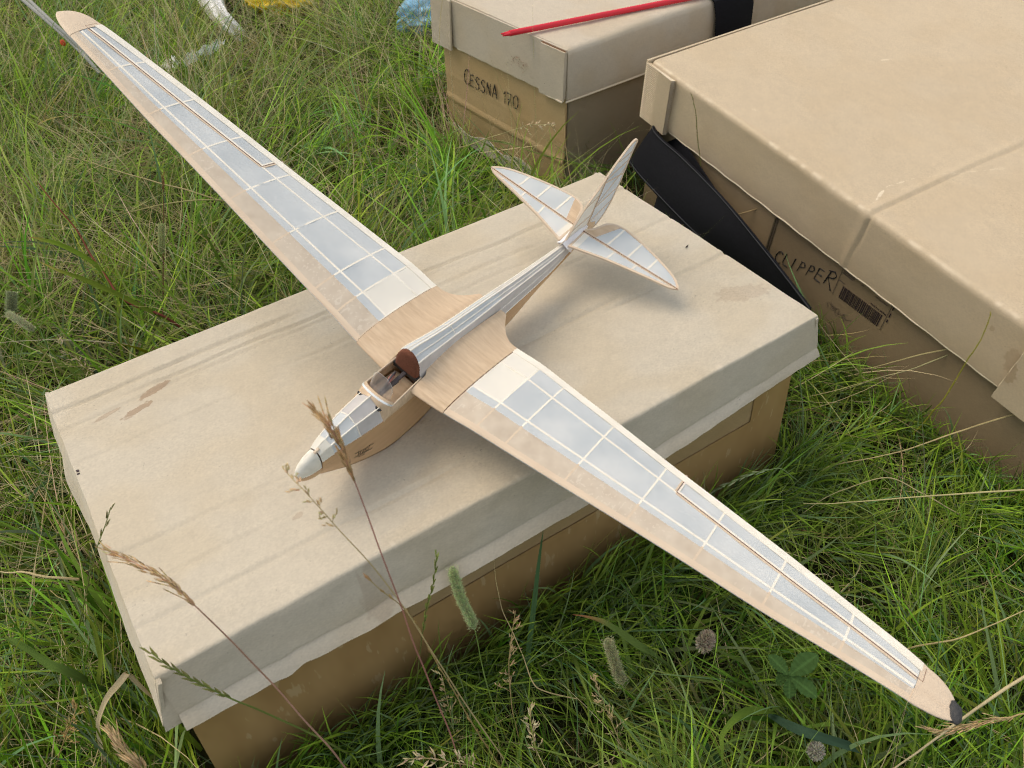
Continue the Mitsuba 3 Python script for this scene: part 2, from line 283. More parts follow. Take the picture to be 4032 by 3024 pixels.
# body: four leaning walls
bt = [(.004, .007), (NL - .012, .007), (NL - .004, NW - .006), (.004, NW - .006)]; bb = [(-.028, -.002), (NL + .006, -.002), (NL + .006, NW - .004), (-.028, NW - .004)]
def wall(c0, c1, d0, d1, seed, n=40):
    s = np.linspace(0, 1, n); t = np.linspace(0, 1, 24); Sq, Tq = np.meshgrid(s, t, indexing='ij')
    A = np.array(c0) * (1 - Sq[..., None]) + np.array(c1) * Sq[..., None]; B = np.array(d0) * (1 - Sq[..., None]) + np.array(d1) * Sq[..., None]
    Q = A * (1 - Tq[..., None]) + B * Tq[..., None]
    Pq = NP(Q[..., 0], Q[..., 1], -.012 - .285 * Tq)
    return Pq + gnormals(Pq) * (.004 * local_noise(Pq, 9, seed) * np.sin(Sq * np.pi) ** .5)[..., None]
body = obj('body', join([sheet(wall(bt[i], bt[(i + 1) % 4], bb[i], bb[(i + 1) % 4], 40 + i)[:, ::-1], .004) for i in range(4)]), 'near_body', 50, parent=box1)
tag(body, 'darker brown lower half sealed with shiny brown tape')
FW = wall(bt[0], bt[1], bb[0], bb[1], 40, 76)
def patch(s0, s1, t0, t1, m, lift=.0008):
    ns, nt = FW.shape[:2]; i0, i1 = int(s0 * (ns - 1)), int(s1 * (ns - 1)); j0, j1 = int(t0 * (nt - 1)), int(t1 * (nt - 1))
    Q = FW[i0:i1 + 1, j0:j1 + 1]; nrm = gnormals(FW)[i0:i1 + 1, j0:j1 + 1]; sg = np.sign((nrm @ np.array([0, -1, 0.])).mean())
    wob = .0006 * local_noise(Q, 70, 8)
    return Q + nrm * sg * (lift + .0006 + wob)[..., None] if sg > 0 else (Q + nrm * sg * (lift + .0006 + wob)[..., None])
for (a, b, c, d) in [(0, .30, 0, 1), (.30, 1, .50, 1), (.93, 1, 0, .48)]:
    obj('packing_tape', sheet(patch(a, b, c, d, 0)[:, ::-1], .0003), 'brown_tape', 50, parent=body)

# ---------------------------------------------------------------- the right hand box
def RP(u, w, n): return rO + np.asarray(u)[..., None] * rU + np.asarray(w)[..., None] * rW + np.asarray(n)[..., None] * rN
box2 = numbered('cardboard_box') if False else 'cardboard_box_001'; _used['cardboard_box'] = 1
tag(box2, 'large flat tan cardboard box at the right edge marked with a barcode', 'cardboard box', 'cardboard boxes on the grass')
RL, RWd = .838, .82
pr = np.array([(.0, -.102), (-.001, -.09), (-.001, -.07), (-.0005, -.05), (0, -.03), (0, -.016), (0, -.0115), (.0002, -.0085), (.0012, -.0050), (.0034, -.0020), (.0065, -.0005), (.010, 0), (.0135, 0), (.018, 0)] + [(w, 0) for w in np.linspace(.028, RWd - .02, 60)] + [(RWd - .006, -.002), (RWd, -.012), (RWd, -.10)])
u = np.linspace(0, RL, 240); U = np.repeat(u[:, None], len(pr), 1); W = np.repeat(pr[None, :, 0], len(u), 0).copy(); Z = np.repeat(pr[None, :, 1], len(u), 0).copy()
cw = .489 - .004 * np.clip(-Z / .1, 0, 1) + .003 * (meshkit.noise(np.stack([W * 14, Z * 30, 0 * U], -1), 3) - .5)
d = U - cw
g = np.exp(-(d / .0016) ** 2); g2 = np.exp(-((d + .007) / .006) ** 2)
topm = np.clip((Z + .012) / .01, 0, 1)
Z += topm * (-.0030 * g + .0022 * g2) + topm * .004 * local_noise(np.stack([U, W, U * 0], -1), 4, 3)
W += (1 - topm) * (.0030 * g - .0016 * g2) * (W < .05) - (1 - topm) * .003 * local_noise(np.stack([U, Z, U * 0], -1), 7, 5) * (W < .05)
Z += (Z < -.095) * (W < .01) * .002 * local_noise(np.stack([U * 30, U * 0, U * 0], -1), 1, 6)
P = RP(U, W, Z)
lid2 = obj('lid', sheet(P, .004), 'right_card', 50, parent=box2)
def flat_sheet(fn, a0, a1, b0, b1, na, nb, t, flip=False):
    A, B = np.meshgrid(np.linspace(a0, a1, na), np.linspace(b0, b1, nb), indexing='ij'); Q = fn(A, B)
    return sheet(Q[:, ::-1] if flip else Q, t)
obj('end_flap', flat_sheet(lambda w, n: RP(-.0045 + 0 * w, w, n), -.006, RWd, -.100, -.001, 40, 8, .004, False), 'right_card', 40, parent=lid2)
obj('end_flap', flat_sheet(lambda w, n: RP(RL + .0045 + 0 * w, w, n), -.006, RWd, -.100, -.001, 40, 8, .004, True), 'right_card', 40, parent=lid2)
def tab(u0, u1, parent):
    def rnd(u, n):  # rounded corner towards the middle of the side
        return RP(u, -.0062 - .0050 * (u - u0) / (u1 - u0), n)
    k = obj('corner_tab', flat_sheet(lambda u, n: rnd(u, n), u0, u1, -.105, -.0035, 12, 10, .0009, True), 'right_card', 40, parent=parent)
    obj('inner_liner', flat_sheet(lambda u, n: RP(u, -.0016 + 0 * u, n), u0, u1 + .0008, -.104, -.005, 6, 6, .0008, True), 'right_card', 40, parent=parent)
    obj('end_fold', obox(rO, (rU, rW, rN), (u0 - .0014, -.0072, -.1050), (u0 + .0010, -.0002, -.0032), .0005), 'right_card', 30, parent=parent)
    n = np.linspace(-.1045, -.0045, 61); zz = np.where(np.arange(61) % 2 == 0, -.0098, -.0020)
    a, b = (u0 + .001, u1 + .0004)
    Q = np.stack([RP(np.full(61, a), zz, n), RP(np.full(61, b), zz, n)], 0)
    obj('fluting', sheet(Q, .0005), 'cut_edge', False, parent=parent)
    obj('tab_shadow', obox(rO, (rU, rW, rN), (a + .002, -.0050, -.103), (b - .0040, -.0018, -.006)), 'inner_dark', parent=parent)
tab(-.0055, .066, lid2)
obj('corner_tab', flat_sheet(lambda u, n: RP(u, -.0058 + 0 * u, n), .7485, RL + .005, -.112, -.0035, 14, 10, .0042, True), 'right_card', 40, parent=lid2)
obj('cut_edge', tube(RP(np.full(12, .7478), np.full(12, -.0045), np.linspace(-.111, -.004, 12)) + .0004 * np.sin(np.arange(12) * 2.1)[:, None] * rU, .0011, 5), 'cut_edge', True, parent=lid2)
obj('cut_edge', tube(RP(np.linspace(.07, .745, 60), np.full(60, .0008), -.1025 + .0007 * np.sin(np.arange(60) * 1.3)), .0013, 5), 'cut_edge', True, parent=lid2)
obj('cut_edge', tube(RP(np.linspace(-.006, .066, 9), np.full(9, -.0045), np.full(9, -.1055)), .0022, 6), 'cut_edge', True, parent=lid2)
body2 = obj('body', obox(rO, (rU, rW, rN), (.010, .012, -.36), (RL - .006, RWd - .012, -.01), .003), 'right_body', 30, parent=box2); tag(body2, 'lower half with the shade below the lid in its brown, pen lettering and barcode')
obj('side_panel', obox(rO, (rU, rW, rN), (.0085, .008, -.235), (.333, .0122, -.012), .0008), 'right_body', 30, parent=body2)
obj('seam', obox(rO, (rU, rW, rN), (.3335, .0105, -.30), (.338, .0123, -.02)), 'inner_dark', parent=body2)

# pen lettering: strokes of each letter on a 1 x 1.4 cell
LET = {'C': [[(.85, 1.2), (.55, 1.38), (.2, 1.1), (.08, .6), (.2, .15), (.55, .02), (.9, .2)]], 'E': [[(.8, 1.35), (.15, 1.3), (.12, .65), (.05, .05), (.85, .02)], [(.12, .7), (.7, .74)]],
       'S': [[(.8, 1.25), (.45, 1.38), (.15, 1.1), (.3, .8), (.7, .55), (.78, .2), (.4, .0), (.05, .15)]], 'N': [[(.08, .0), (.12, 1.35), (.8, .05), (.85, 1.4)]],
       'A': [[(.0, .0), (.42, 1.4), (.9, .0)], [(.12, .5), (.78, .48)]], '1': [[(.3, 1.1), (.5, 1.38), (.5, .0)]], '7': [[(.05, 1.35), (.85, 1.38), (.5, .65), (.3, .0)], [(.2, .68), (.75, .74)]],
       '0': [[(.55, 1.38), (.15, 1.1), (.05, .55), (.3, .05), (.65, .1), (.92, .6), (.85, 1.15), (.5, 1.38)]], 'L': [[(.15, 1.4), (.02, .35), (.15, .05), (.85, .08)]], 'I': [[(.25, 1.35), (.12, .0)]],
       'P': [[(.12, .0), (.28, 1.3)], [(.18, 1.25), (.6, 1.38), (.85, 1.1), (.7, .8), (.22, .66)]], 'R': [[(.1, .0), (.3, 1.3)], [(.1, 1.2), (.6, 1.4), (.9, 1.15), (.7, .85), (.25, .68), (.95, -.15)]],
       'T': [[(.05, 1.4), (1.0, 1.4)], [(.55, 1.4), (.35, 0)]], 'Y': [[(.1, 1.4), (.4, .75)], [(.95, 1.4), (.25, 0)]]}
def write(text, place, size, step, pen, key, m, parent, slope=0.0, squeeze=.62, drift=()):
    """one pen-stroke mesh per letter; place(x, y) -> point on the face, lifted a hair off it"""
    x = 0.0
    for i, ch in enumerate(text):
        if ch == ' ': x += step * .75; continue
        ms = []
        for st in LET[ch]:
            q = np.array(st); q = smooth_path(q, 5 * len(q)) if len(q) > 4 and ch in 'CSO0' else np.vstack([np.linspace(q[j], q[j + 1], 4)[:-1] for j in range(len(q) - 1)] + [q[-1:]])
            s = size * (1 + (drift[i] if i < len(drift) else 0))
            Pq = place(x + q[:, 0] * squeeze * s + .15 * q[:, 1] * s * .3, q[:, 1] / 1.4 * s + slope * x)
            ms.append(tube(Pq, pen * (.8 + .3 * np.sin(np.arange(len(Pq)) * .9 + i)), 6))
        obj(key, join(ms), m, True, parent=parent); x += step * (.72 if ch in '1I' else 1)
write('CLIPPER', lambda x, y: RP(.353 + x, np.full_like(x, .0114), -.189 + y), .0245, .0172, .00105, 'letter', 'ink', body2, slope=.285, squeeze=.60, drift=(0, -.05, -.1, -.05, 0, .05, .3))
rng = np.random.default_rng(4); x = .4865
for k in range(46):
    wd = rng.choice([.0006, .0010, .0016]); 
    obj('barcode_bar', obox(rO, (rU, rW, rN), (x, .0108, -.1635 + .0025 * (x - .486) / .075), (x + wd, .0114, -.1405 + .0025 * (x - .486) / .075)), 'ink_purple', parent=body2); x += wd + rng.choice([.0009, .0013, .0019])
    if x > .561: break
for uu, n0, n1 in ((.4745, -.166, -.108), (.5675, -.163, -.112)):
    obj('label_line', obox(rO, (rU, rW, rN), (uu, .0108, n0), (uu + .0006, .0114, n1)), 'print_grey', parent=body2)
tm = meshkit.text_mesh('Made in China', .0032, .0003)
obj('label_text', (rO + (.5665 - tm.vertices[:, 0])[:, None] * rU + (.0112 - tm.vertices[:, 2])[:, None] * rW + (-.1325 - tm.vertices[:, 1])[:, None] * rN, tm.faces), 'ink_purple', False, parent=body2)
for k, (a, b, n) in enumerate([(.476, .486, -.1365), (.477, .497, -.1215), (.478, .499, -.1185), (.478, .499, -.1155), (.540, .562, -.1195), (.512, .516, -.1180)]):
    obj('label_print', obox(rO, (rU, rW, rN), (a, .0109, n), (b, .0114, n + .0016)), 'print_grey', parent=body2)
for k in range(3):
    obj('label_mark', obox(rO, (rU, rW, rN), (.5705, .0108, -.1195 - .010 * k - .004 * (k > 0)), (.5722, .0114, -.1135 - .0125 * k)), 'ink_purple', parent=body2)
ms = []
for k in range(40):
    t = rng.random(); c = np.array([.474 + .040 * t + .004 * rng.normal(), -.184 - .014 * t + .009 * t * t + .003 * rng.normal()]); a = rng.normal(.3, .8); l = .0035 * rng.random() + .001
    ms.append(tube(RP(c[0] + np.array([-l, 0, l]) * math.cos(a), np.full(3, .0113), c[1] + np.array([-l, .0006, l]) * math.sin(a)), .0003, 4))
obj('scuff_mark', join(ms), 'print_grey', True, parent=body2)

# ---------------------------------------------------------------- the lettered far box
def CP(u, w, n): return cO + np.asarray(u)[..., None] * cU + np.asarray(w)[..., None] * cW + np.asarray(n)[..., None] * cN
box3 = 'cardboard_box_002'
tag(box3, 'deep two tone cardboard box with a pen marked side behind the glider tail', 'cardboard box', 'cardboard boxes on the grass')
CWd = .95
pr = np.array([(0, -.096), (-.002, -.088), (-.001, -.06), (0, -.03), (.0005, -.012), (.003, -.004), (.009, -.0008), (.016, 0)] + [(x, 0) for x in np.linspace(.024, CL - .012, 44)] + [(CL - .003, -.002), (CL, -.010), (CL, -.094)])
w = np.linspace(0, CWd, 130); Wq = np.repeat(w[:, None], len(pr), 1); Uq = np.repeat(pr[None, :, 0], len(w), 0).copy(); Zq = np.repeat(pr[None, :, 1], len(w), 0).copy()
topm = np.clip((Zq + .01) / .01, 0, 1); Zq += topm * .005 * local_noise(np.stack([Uq, Wq, 0 * Uq], -1), 5, 6)
Uq += (1 - topm) * (Uq < .05) * (-.004 * (local_noise(np.stack([Wq, Zq, 0 * Wq], -1), 6, 7)) - .006 * np.sin(np.clip(Wq / .5, 0, 1) * np.pi) * np.clip(-Zq / .09, 0, 1))
lid3 = obj('lid', sheet(CP(Uq, Wq, Zq), .004), 'far_card', 50, parent=box3)
tag(lid3, 'greyish pale lid with folded corner tabs')
def cf(u, n, off): return CP(u, off, n)
obj('end_flap', flat_sheet(lambda u, n: cf(u, n, -.0005 - .002 * np.abs(n) / .09 * np.sin(u * 9)), .003, CL - .003, -.0925, -.0012, 40, 12, .004), 'far_card', 40, parent=lid3)
obj('corner_tab', flat_sheet(lambda u, n: cf(u, n, -.0052 - .010 * np.clip((u - .02) / .04, 0, 1) * np.clip(-n / .09, 0, 1) * .3), .001, .0615, -.0955, -.004, 14, 10, .0042), 'far_card', 40, parent=lid3)
obj('corner_tab', flat_sheet(lambda u, n: cf(u, n, -.0058 - .004 * np.clip(-n / .09, 0, 1)), .318, CL + .004, -.098, -.002, 12, 10, .0042), 'far_card', 40, parent=lid3)
for uu in (.0635, .3125): obj('slot', obox(cO, (cU, cW, cN), (uu, -.0042, -.092), (uu + (.0016 if uu < .1 else .005), -.0016, -.004)), 'inner_dark', parent=lid3)
obj('cut_edge', tube(CP(np.linspace(.066, .31, 40), -.003 - .0004 * np.sin(np.arange(40) * .7), -.0935 + .0004 * np.sin(np.arange(40) * 1.1)), .0021, 6), 'cut_edge', True, parent=lid3)
obj('cut_edge', tube(CP(np.linspace(.002, .062, 16), -.0085 - .0008 * np.sin(np.arange(16) * .9), np.full(16, -.0965)), .0022, 6), 'cut_edge', True, parent=lid3)
obj('cut_edge', tube(CP(np.linspace(-.002, -.0035, 30) - .0042 * np.sin(np.linspace(0, 1, 30) * 1.6), np.linspace(-.004, .30, 30), np.full(30, -.0968)), .0019, 6), 'cut_edge', True, parent=lid3)
obj('fold_line', tube(CP(np.linspace(.066, .31, 20), np.full(20, -.0030), -.072 - .002 * np.sin(np.linspace(0, 3, 20))), .0010, 5), 'far_card', True, parent=lid3)
obj('torn_fluting', tube(CP(np.linspace(.002, .062, 34), np.full(34, -.006), -.0035 + .0012 * np.where(np.arange(34) % 2, 1, -1)), .0011, 5), 'seam_brown', True, parent=lid3)
U, Zq = np.meshgrid(np.linspace(.004, CL - .012, 70), np.linspace(-.31, -.02, 60), indexing='ij')
ridge = -.214 - .012 * (1 - U / .345) + .002 * local_noise(np.stack([U * 20, 0 * U, 0 * U], -1), 1, 4)
off = .006 - .0045 * np.exp(-((Zq - ridge) / .004) ** 2) + .002 * np.clip((ridge - Zq) / .06, 0, 1) + .003 * local_noise(np.stack([U, Zq, 0 * U], -1), 8, 9)
r2 = -.165 + .06 * (U - .30); off -= .0008 * np.exp(-((Zq - r2) / .003) ** 2)
body3 = obj('body', sheet(CP(U, off, Zq), .004), 'kraft', 50, parent=box3); obj('side_wall', obox(cO, (cU, cW, cN), (.005, .011, -.31), (CL - .0125, CWd - .01, -.02), .002), 'shaded_kraft', 30, parent=body3)
tag(body3, 'yellow brown lower half with pen lettering and a ridge')
obj('torn_base', flat_sheet(lambda u, n: CP(u, .0012 + .003 * np.sin(u * 40 + n * 30) * .5, n + .006 * np.sin(u * 60) * (n > -.28)), .09, .345, -.31, -.276, 40, 6, .0016), 'torn_paper', 40, parent=body3)
write('CESSNA 170', lambda x, y: CP(.298 - x, -.001 - .0035 * np.exp(-((y - .0) / .004) ** 2) * 0 + 0 * x, -.163 + y), .0265, .0178, .00120, 'letter', 'ink', body3, slope=.0, squeeze=.56, drift=(.25, 0, 0, 0, 0, .1, 0, 0, 0, .1))

# ---------------------------------------------------------------- straps, red stick, things in the far grass
def ribbon(top, bot, n, t, nw=10, bulge=0.0):
    A, B = smooth_path(top, n), smooth_path(bot, n); s = np.linspace(0, 1, nw); Q = A[:, None] * (1 - s)[None, :, None] + B[:, None] * s[None, :, None]
    return sheet(Q + gnormals(Q) * ((bulge + .004 * np.sin(np.linspace(0, 9, n)))[:, None] * np.sin(np.pi * s)[None, :])[..., None] if bulge else Q, t)
tp = np.array([[.2848, 1.2432, .19], [.3182, 1.1586, .185], [.3596, 1.0483, .175], [.3945, .9390, .160], [.4370, .8160, .133]])
bo = np.array([[.2463, 1.2514, .12], [.2788, 1.1589, .112], [.3348, 1.0432, .095], [.3962, .9557, .072], [.452, .832, .085]])
bk_t = tp + np.array([[.032, .017, .002], [.020, .010, -.006], [.006, .004, -.012], [.003, .002, -.012], [.002, .001, -.01]]); bk_b = bo + np.array([.026, .010, -.016]) * np.array([1.5, .7, .3, .2, .1])[:, None]
def turn(a, b, d):  # round end between the front and the back layer
    th = np.linspace(0, np.pi, 9)[1:-1]; c = (a + b) / 2; r = (a - b) / 2
    return c + np.cos(th)[:, None] * r + np.sin(th)[:, None] * d
dirn = np.array([-.010, .030, .002])
top = np.vstack([tp[::-1], turn(tp[0], bk_t[0], dirn * .62), bk_t]); bot = np.vstack([bo[::-1], turn(bo[0], bk_b[0], dirn * .62), bk_b])
obj('black_strap', ribbon(top, bot, 110, .0028, 12, .006), 'webbing', 40)
tag('black_strap', 'wide black webbing strap looped on the grass between the pale box and the right box', 'strap')
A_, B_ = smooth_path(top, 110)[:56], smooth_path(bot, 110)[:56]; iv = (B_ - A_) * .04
for E_ in (A_ + iv, B_ - iv): obj('edge_sheen', tube(E_ + np.array([-.0014, -.0018, .0016]), .0012, 6), 'edge_sheen', True, parent='black_strap')  # paler tubes along the strap edges, a highlight put into their colour
bo2 = bo[1:]; lo_t = bo2 + np.array([.004, .003, .008]); lo_b = bo2 + np.array([-.006, -.004, -.032]); obj('under_layer', ribbon(lo_t[::-1], lo_b[::-1], 40, .0025, 6), 'webbing', 40, parent='black_strap')
a = np.array([(.075, -.002), (.03, .0045), (.005, .0042), (-.006, -.003), (-.0125, -.03), (-.016, -.07), (-.020, -.12), (-.022, -.2)])
Wv = np.linspace(0, 1, 16); Pq = np.stack([CP(a[:, 0] - .004 * np.sin(np.pi * s), .352 + (.095 + .012 * np.sin(np.arange(8) * .5)) * s + np.linspace(0, .03, 8) * (1 + .2 * s), a[:, 1]) for s in Wv], 1)
obj('black_strap', sheet(Pq, .003), 'webbing', 40); tag('black_strap_001', 'black webbing strap hanging over the lid edge of the far box at the top', 'strap')
e0 = CP(.107, -.054, .008); e1 = CP(.030, .276, .0075); dd = (e1 - e0); ln = np.linalg.norm(dd); dd /= ln; sd = np.cross(dd, cN)
pp = np.linspace(0, ln + .35, 20); m = tube(e0 + dd * .012 + pp[:, None] * dd, .0052, 14)
fork = [tube(e0 + dd * np.linspace(.013, -.003, 5)[:, None] + sd * sg * np.linspace(.0018, .0042, 5)[:, None], np.linspace(.0038, .0012, 5), 8) for sg in (-1, 1)]
stick = obj('red_stick', join([m] + fork), 'red_plastic', 60); tag(stick, 'thin red plastic stick with a forked end lying on the lid of the far box', 'stick')
rods = [[[-1.1146, 1.9931, .24], [-.9757, 1.897, .13], [-.9451, 1.8751, .09]], [[-1.0811, 1.9594, .25], [-1.006, 1.9112, .18], [-.9689, 1.9033, .12]]]
for i, r in enumerate(rods):
    r = np.array(r); r = np.vstack([r[0] + (r[0] - r[1]) * 1.5, r]); k = obj('rod', tube(smooth_path(r, 20), .0045 if i == 0 else .0042, 10), 'rod_white', True)
    tag(k, ('lower' if i == 0 else 'upper') + ' of two thin grey white rods in the top left corner behind the wing tip', 'rod', 'thin rods in the grass')
def lumpy(c, rad, seed, amp=.35, sub=3):
    m = trimesh.creation.icosphere(subdivisions=sub); v = m.vertices; d = 1 + amp * 2 * (meshkit.fbm(v * 2.2 + seed, 3, seed) - .5); return np.asarray(c) + v * d[:, None] * np.asarray(rad), m.faces
obj('plastic_clip', join([lumpy((-1.0087, 1.94, .15), (.006, .006, .012), 2, .2, 2), lumpy((-1.035, 1.945, .14), (.006, .006, .008), 4, .2, 2)]), 'orange_red', True); tag('plastic_clip', 'small orange red clip on the grass under the two thin rods', 'clip')
bagp = np.array([[-.82, 2.46, .10], [-.78, 2.36, .085], [-.745, 2.29, .065], [-.715, 2.26, .04], [-.69, 2.25, .015]])
t = np.linspace(0, 1, 40); s = np.linspace(-1, 1, 26); Tq, Sq = np.meshgrid(t, s, indexing='ij'); cl = smooth_path(bagp, 40)
Pq = cl[:, None] + Sq[..., None] * np.array([.026, .018, .006]) * (1.25 - .75 * Tq)[..., None]; Pq[..., 2] += .016 * np.sin(Sq * 9 + Tq * 4) * (1 - .4 * Tq) - .03 * Sq ** 2 + .012 * local_noise(Pq, 30, 3)
obj('plastic_bag', sheet(Pq, .001), 'white_plastic', 40); tag('plastic_bag', 'crumpled white plastic bag in the grass at the top edge', 'plastic bag')
lc = smooth_path(np.array([[-.8326, 1.9745, .105], [-.7809, 1.938, .125], [-.7455, 1.9562, .125], [-.7175, 1.9843, .13], [-.675, 2.0248, .13]]), 160)
s = np.linspace(-1, 1, 6); Pq = lc[:, None] - [0, 0, .05] + s[None, :, None] * np.array([.004, .008, .009]) * (.25 + 1.3 * meshkit.noise(np.stack([np.linspace(0, 22, 160)] * 3, -1), 4))[:, None, None]; Pq += (.026 * (meshkit.fbm(Pq * 70, 3, 6) - .5))[..., None] * np.array([.5, .6, 1.])
obj('white_ribbon', sheet(Pq, .0008), 'white_plastic', 40); tag('white_ribbon', 'narrow crumpled white ribbon lying in the grass beyond the far wing', 'ribbon')
obj('yellow_cloth', lumpy((-.60, 2.40, .035), (.10, .05, .045), 8, .4, 4), 'yellow_fabric', True); tag('yellow_cloth', 'yellow cloth half hidden by grass at the top edge', 'cloth')
obj('blue_cloth', lumpy((-.175, 2.14, .065), (.06, .05, .045), 11, .45, 4), 'blue_fabric', True); tag('blue_cloth', 'light blue crumpled cloth in the grass left of the lettered far box', 'cloth')
# ---------------------------------------------------------------- the glider (model coordinates in mm: x forward from the nose, y span, z up)
def GP(x, y, z): x, y, z = np.broadcast_arrays(x, y, z); return GO + GK * 1e-3 * (np.asarray(x)[..., None] * GM[0] + np.asarray(y)[..., None] * GM[1] + np.asarray(z)[..., None] * GM[2])
mm = GK * 1e-3
G = tag('model_glider', 'wooden model glider with white tissue wings resting on the pale box lid', 'model glider')
from scipy.interpolate import PchipInterpolator as PC
def LEx(y): return np.where(y < 60, -135 - (y - 22) * .08, -138 - .062 * (y - 60))
TEk = PC([60, 97, 131, 199, 267, 335, 403, 471, 533, 600], [-264.5, -263, -261, -254.5, -247, -238.5, -230, -221, -207.5, -190])
def TEx(y): return np.where(y < 60, -264.5 - 27.5 * (np.clip(60 - y, 0, 40) / 38) ** 2.3, TEk(np.maximum(y, 60)))
LZ = PC([0, 22, 60, 97, 131, 199, 267, 335, 403, 471, 532, 575], [14, 15.5, 18, 25, 30, 40.5, 51.5, 61.5, 70.5, 83.5, 93, 98])
TZ = PC([0, 22, 60, 97, 131, 199, 267, 335, 403, 471, 533, 575], [-2, -1, 3.5, 11, 14, 24, 34.5, 48, 61, 73, 90, 97])
Y0, YT = 533.0, 569.0
def edges(y):
    t = np.clip((y - Y0) / (YT - Y0), 0, .9995); k = 1 - np.sqrt(1 - t ** 2.0)
    return LEx(np.minimum(y, 545)) - 13 * k, TEx(np.minimum(y, 538)) + 27 * k
def hump(c): c = np.clip(c, 0, 1); return (c ** .56) * ((1 - c) ** .95) / .4417
def under(c): c = np.clip(c, 0, 1); return (c ** .5) * (1 - c) * 1.6
def wing(y, c, s, off=0.0, top=True):
    y, c = np.broadcast_arrays(np.asarray(y, float), np.asarray(c, float))
    xl, xt = edges(y); ch = np.maximum(xl - xt, .5); x = xl - c * ch; z = LZ(y) * (1 - c) + TZ(y) * c
    lift = .075 * ch * hump(c) if top else -.016 * ch * under(c) - .35
    return GP(x, s * y, z + lift + off)
def chord(y): a, b = edges(np.asarray(y, float)); return np.maximum(a - b, .5)
def cf_(y, f): cL, cT = 5.2 / chord(y), 1 - 9.0 / chord(y); return cL + f * (cT - cL)
def skin(y0, y1, f0, f1, s, off=0.0, t=.5, ny=None, nc=14, mode='f', sag=0.0):
    ny = ny or max(4, int((y1 - y0) / 3)); y = np.linspace(y0, y1, ny); q = np.linspace(0, 1, nc)
    a = f0(y) if callable(f0) else np.full(ny, f0); b = f1(y) if callable(f1) else np.full(ny, f1)
    F = a[:, None] * (1 - q) + b[:, None] * q; Yq = np.repeat(y[:, None], nc, 1)
    C = cf_(Yq, F) if mode == 'f' else F
    tv = ((y - y0) / (y1 - y0))[:, None]; Pq = wing(Yq, C, s, off - sag * np.sin(np.pi * tv) ** .7 * np.sin(np.pi * q)[None] ** .8 + (sag * .9 * (meshkit.fbm(np.stack([Yq * .05, C * 7, 0 * C + s * 3], -1), 2, 5) - .5) if sag else 0.0))
    if s > 0: Pq = Pq[::-1]
    return sheet(Pq[:, ::-1], t * mm)
RIBS = [60.8, 97, 131, 199, 267, 335, 402.5, 471, 532]
fs1 = lambda y: .355 - .00003 * y
fs2 = lambda y: np.where(y < 288, .80 - .00012 * (y - 60), .773 - .00042 * (y - 288))
fdb = lambda y: .255 - .00004 * (y - 60)
def strip_c(fc, y0, y1, wd, s, off, key, m, parent, ny=None, t=.8):
    hw = lambda y: wd / 2 / (chord(y) - 14.2)
    return obj(key, skin(y0, y1, lambda y: fc(y) - hw(y), lambda y: fc(y) + hw(y), s, off, t, ny, 4), m, 40, parent=parent)
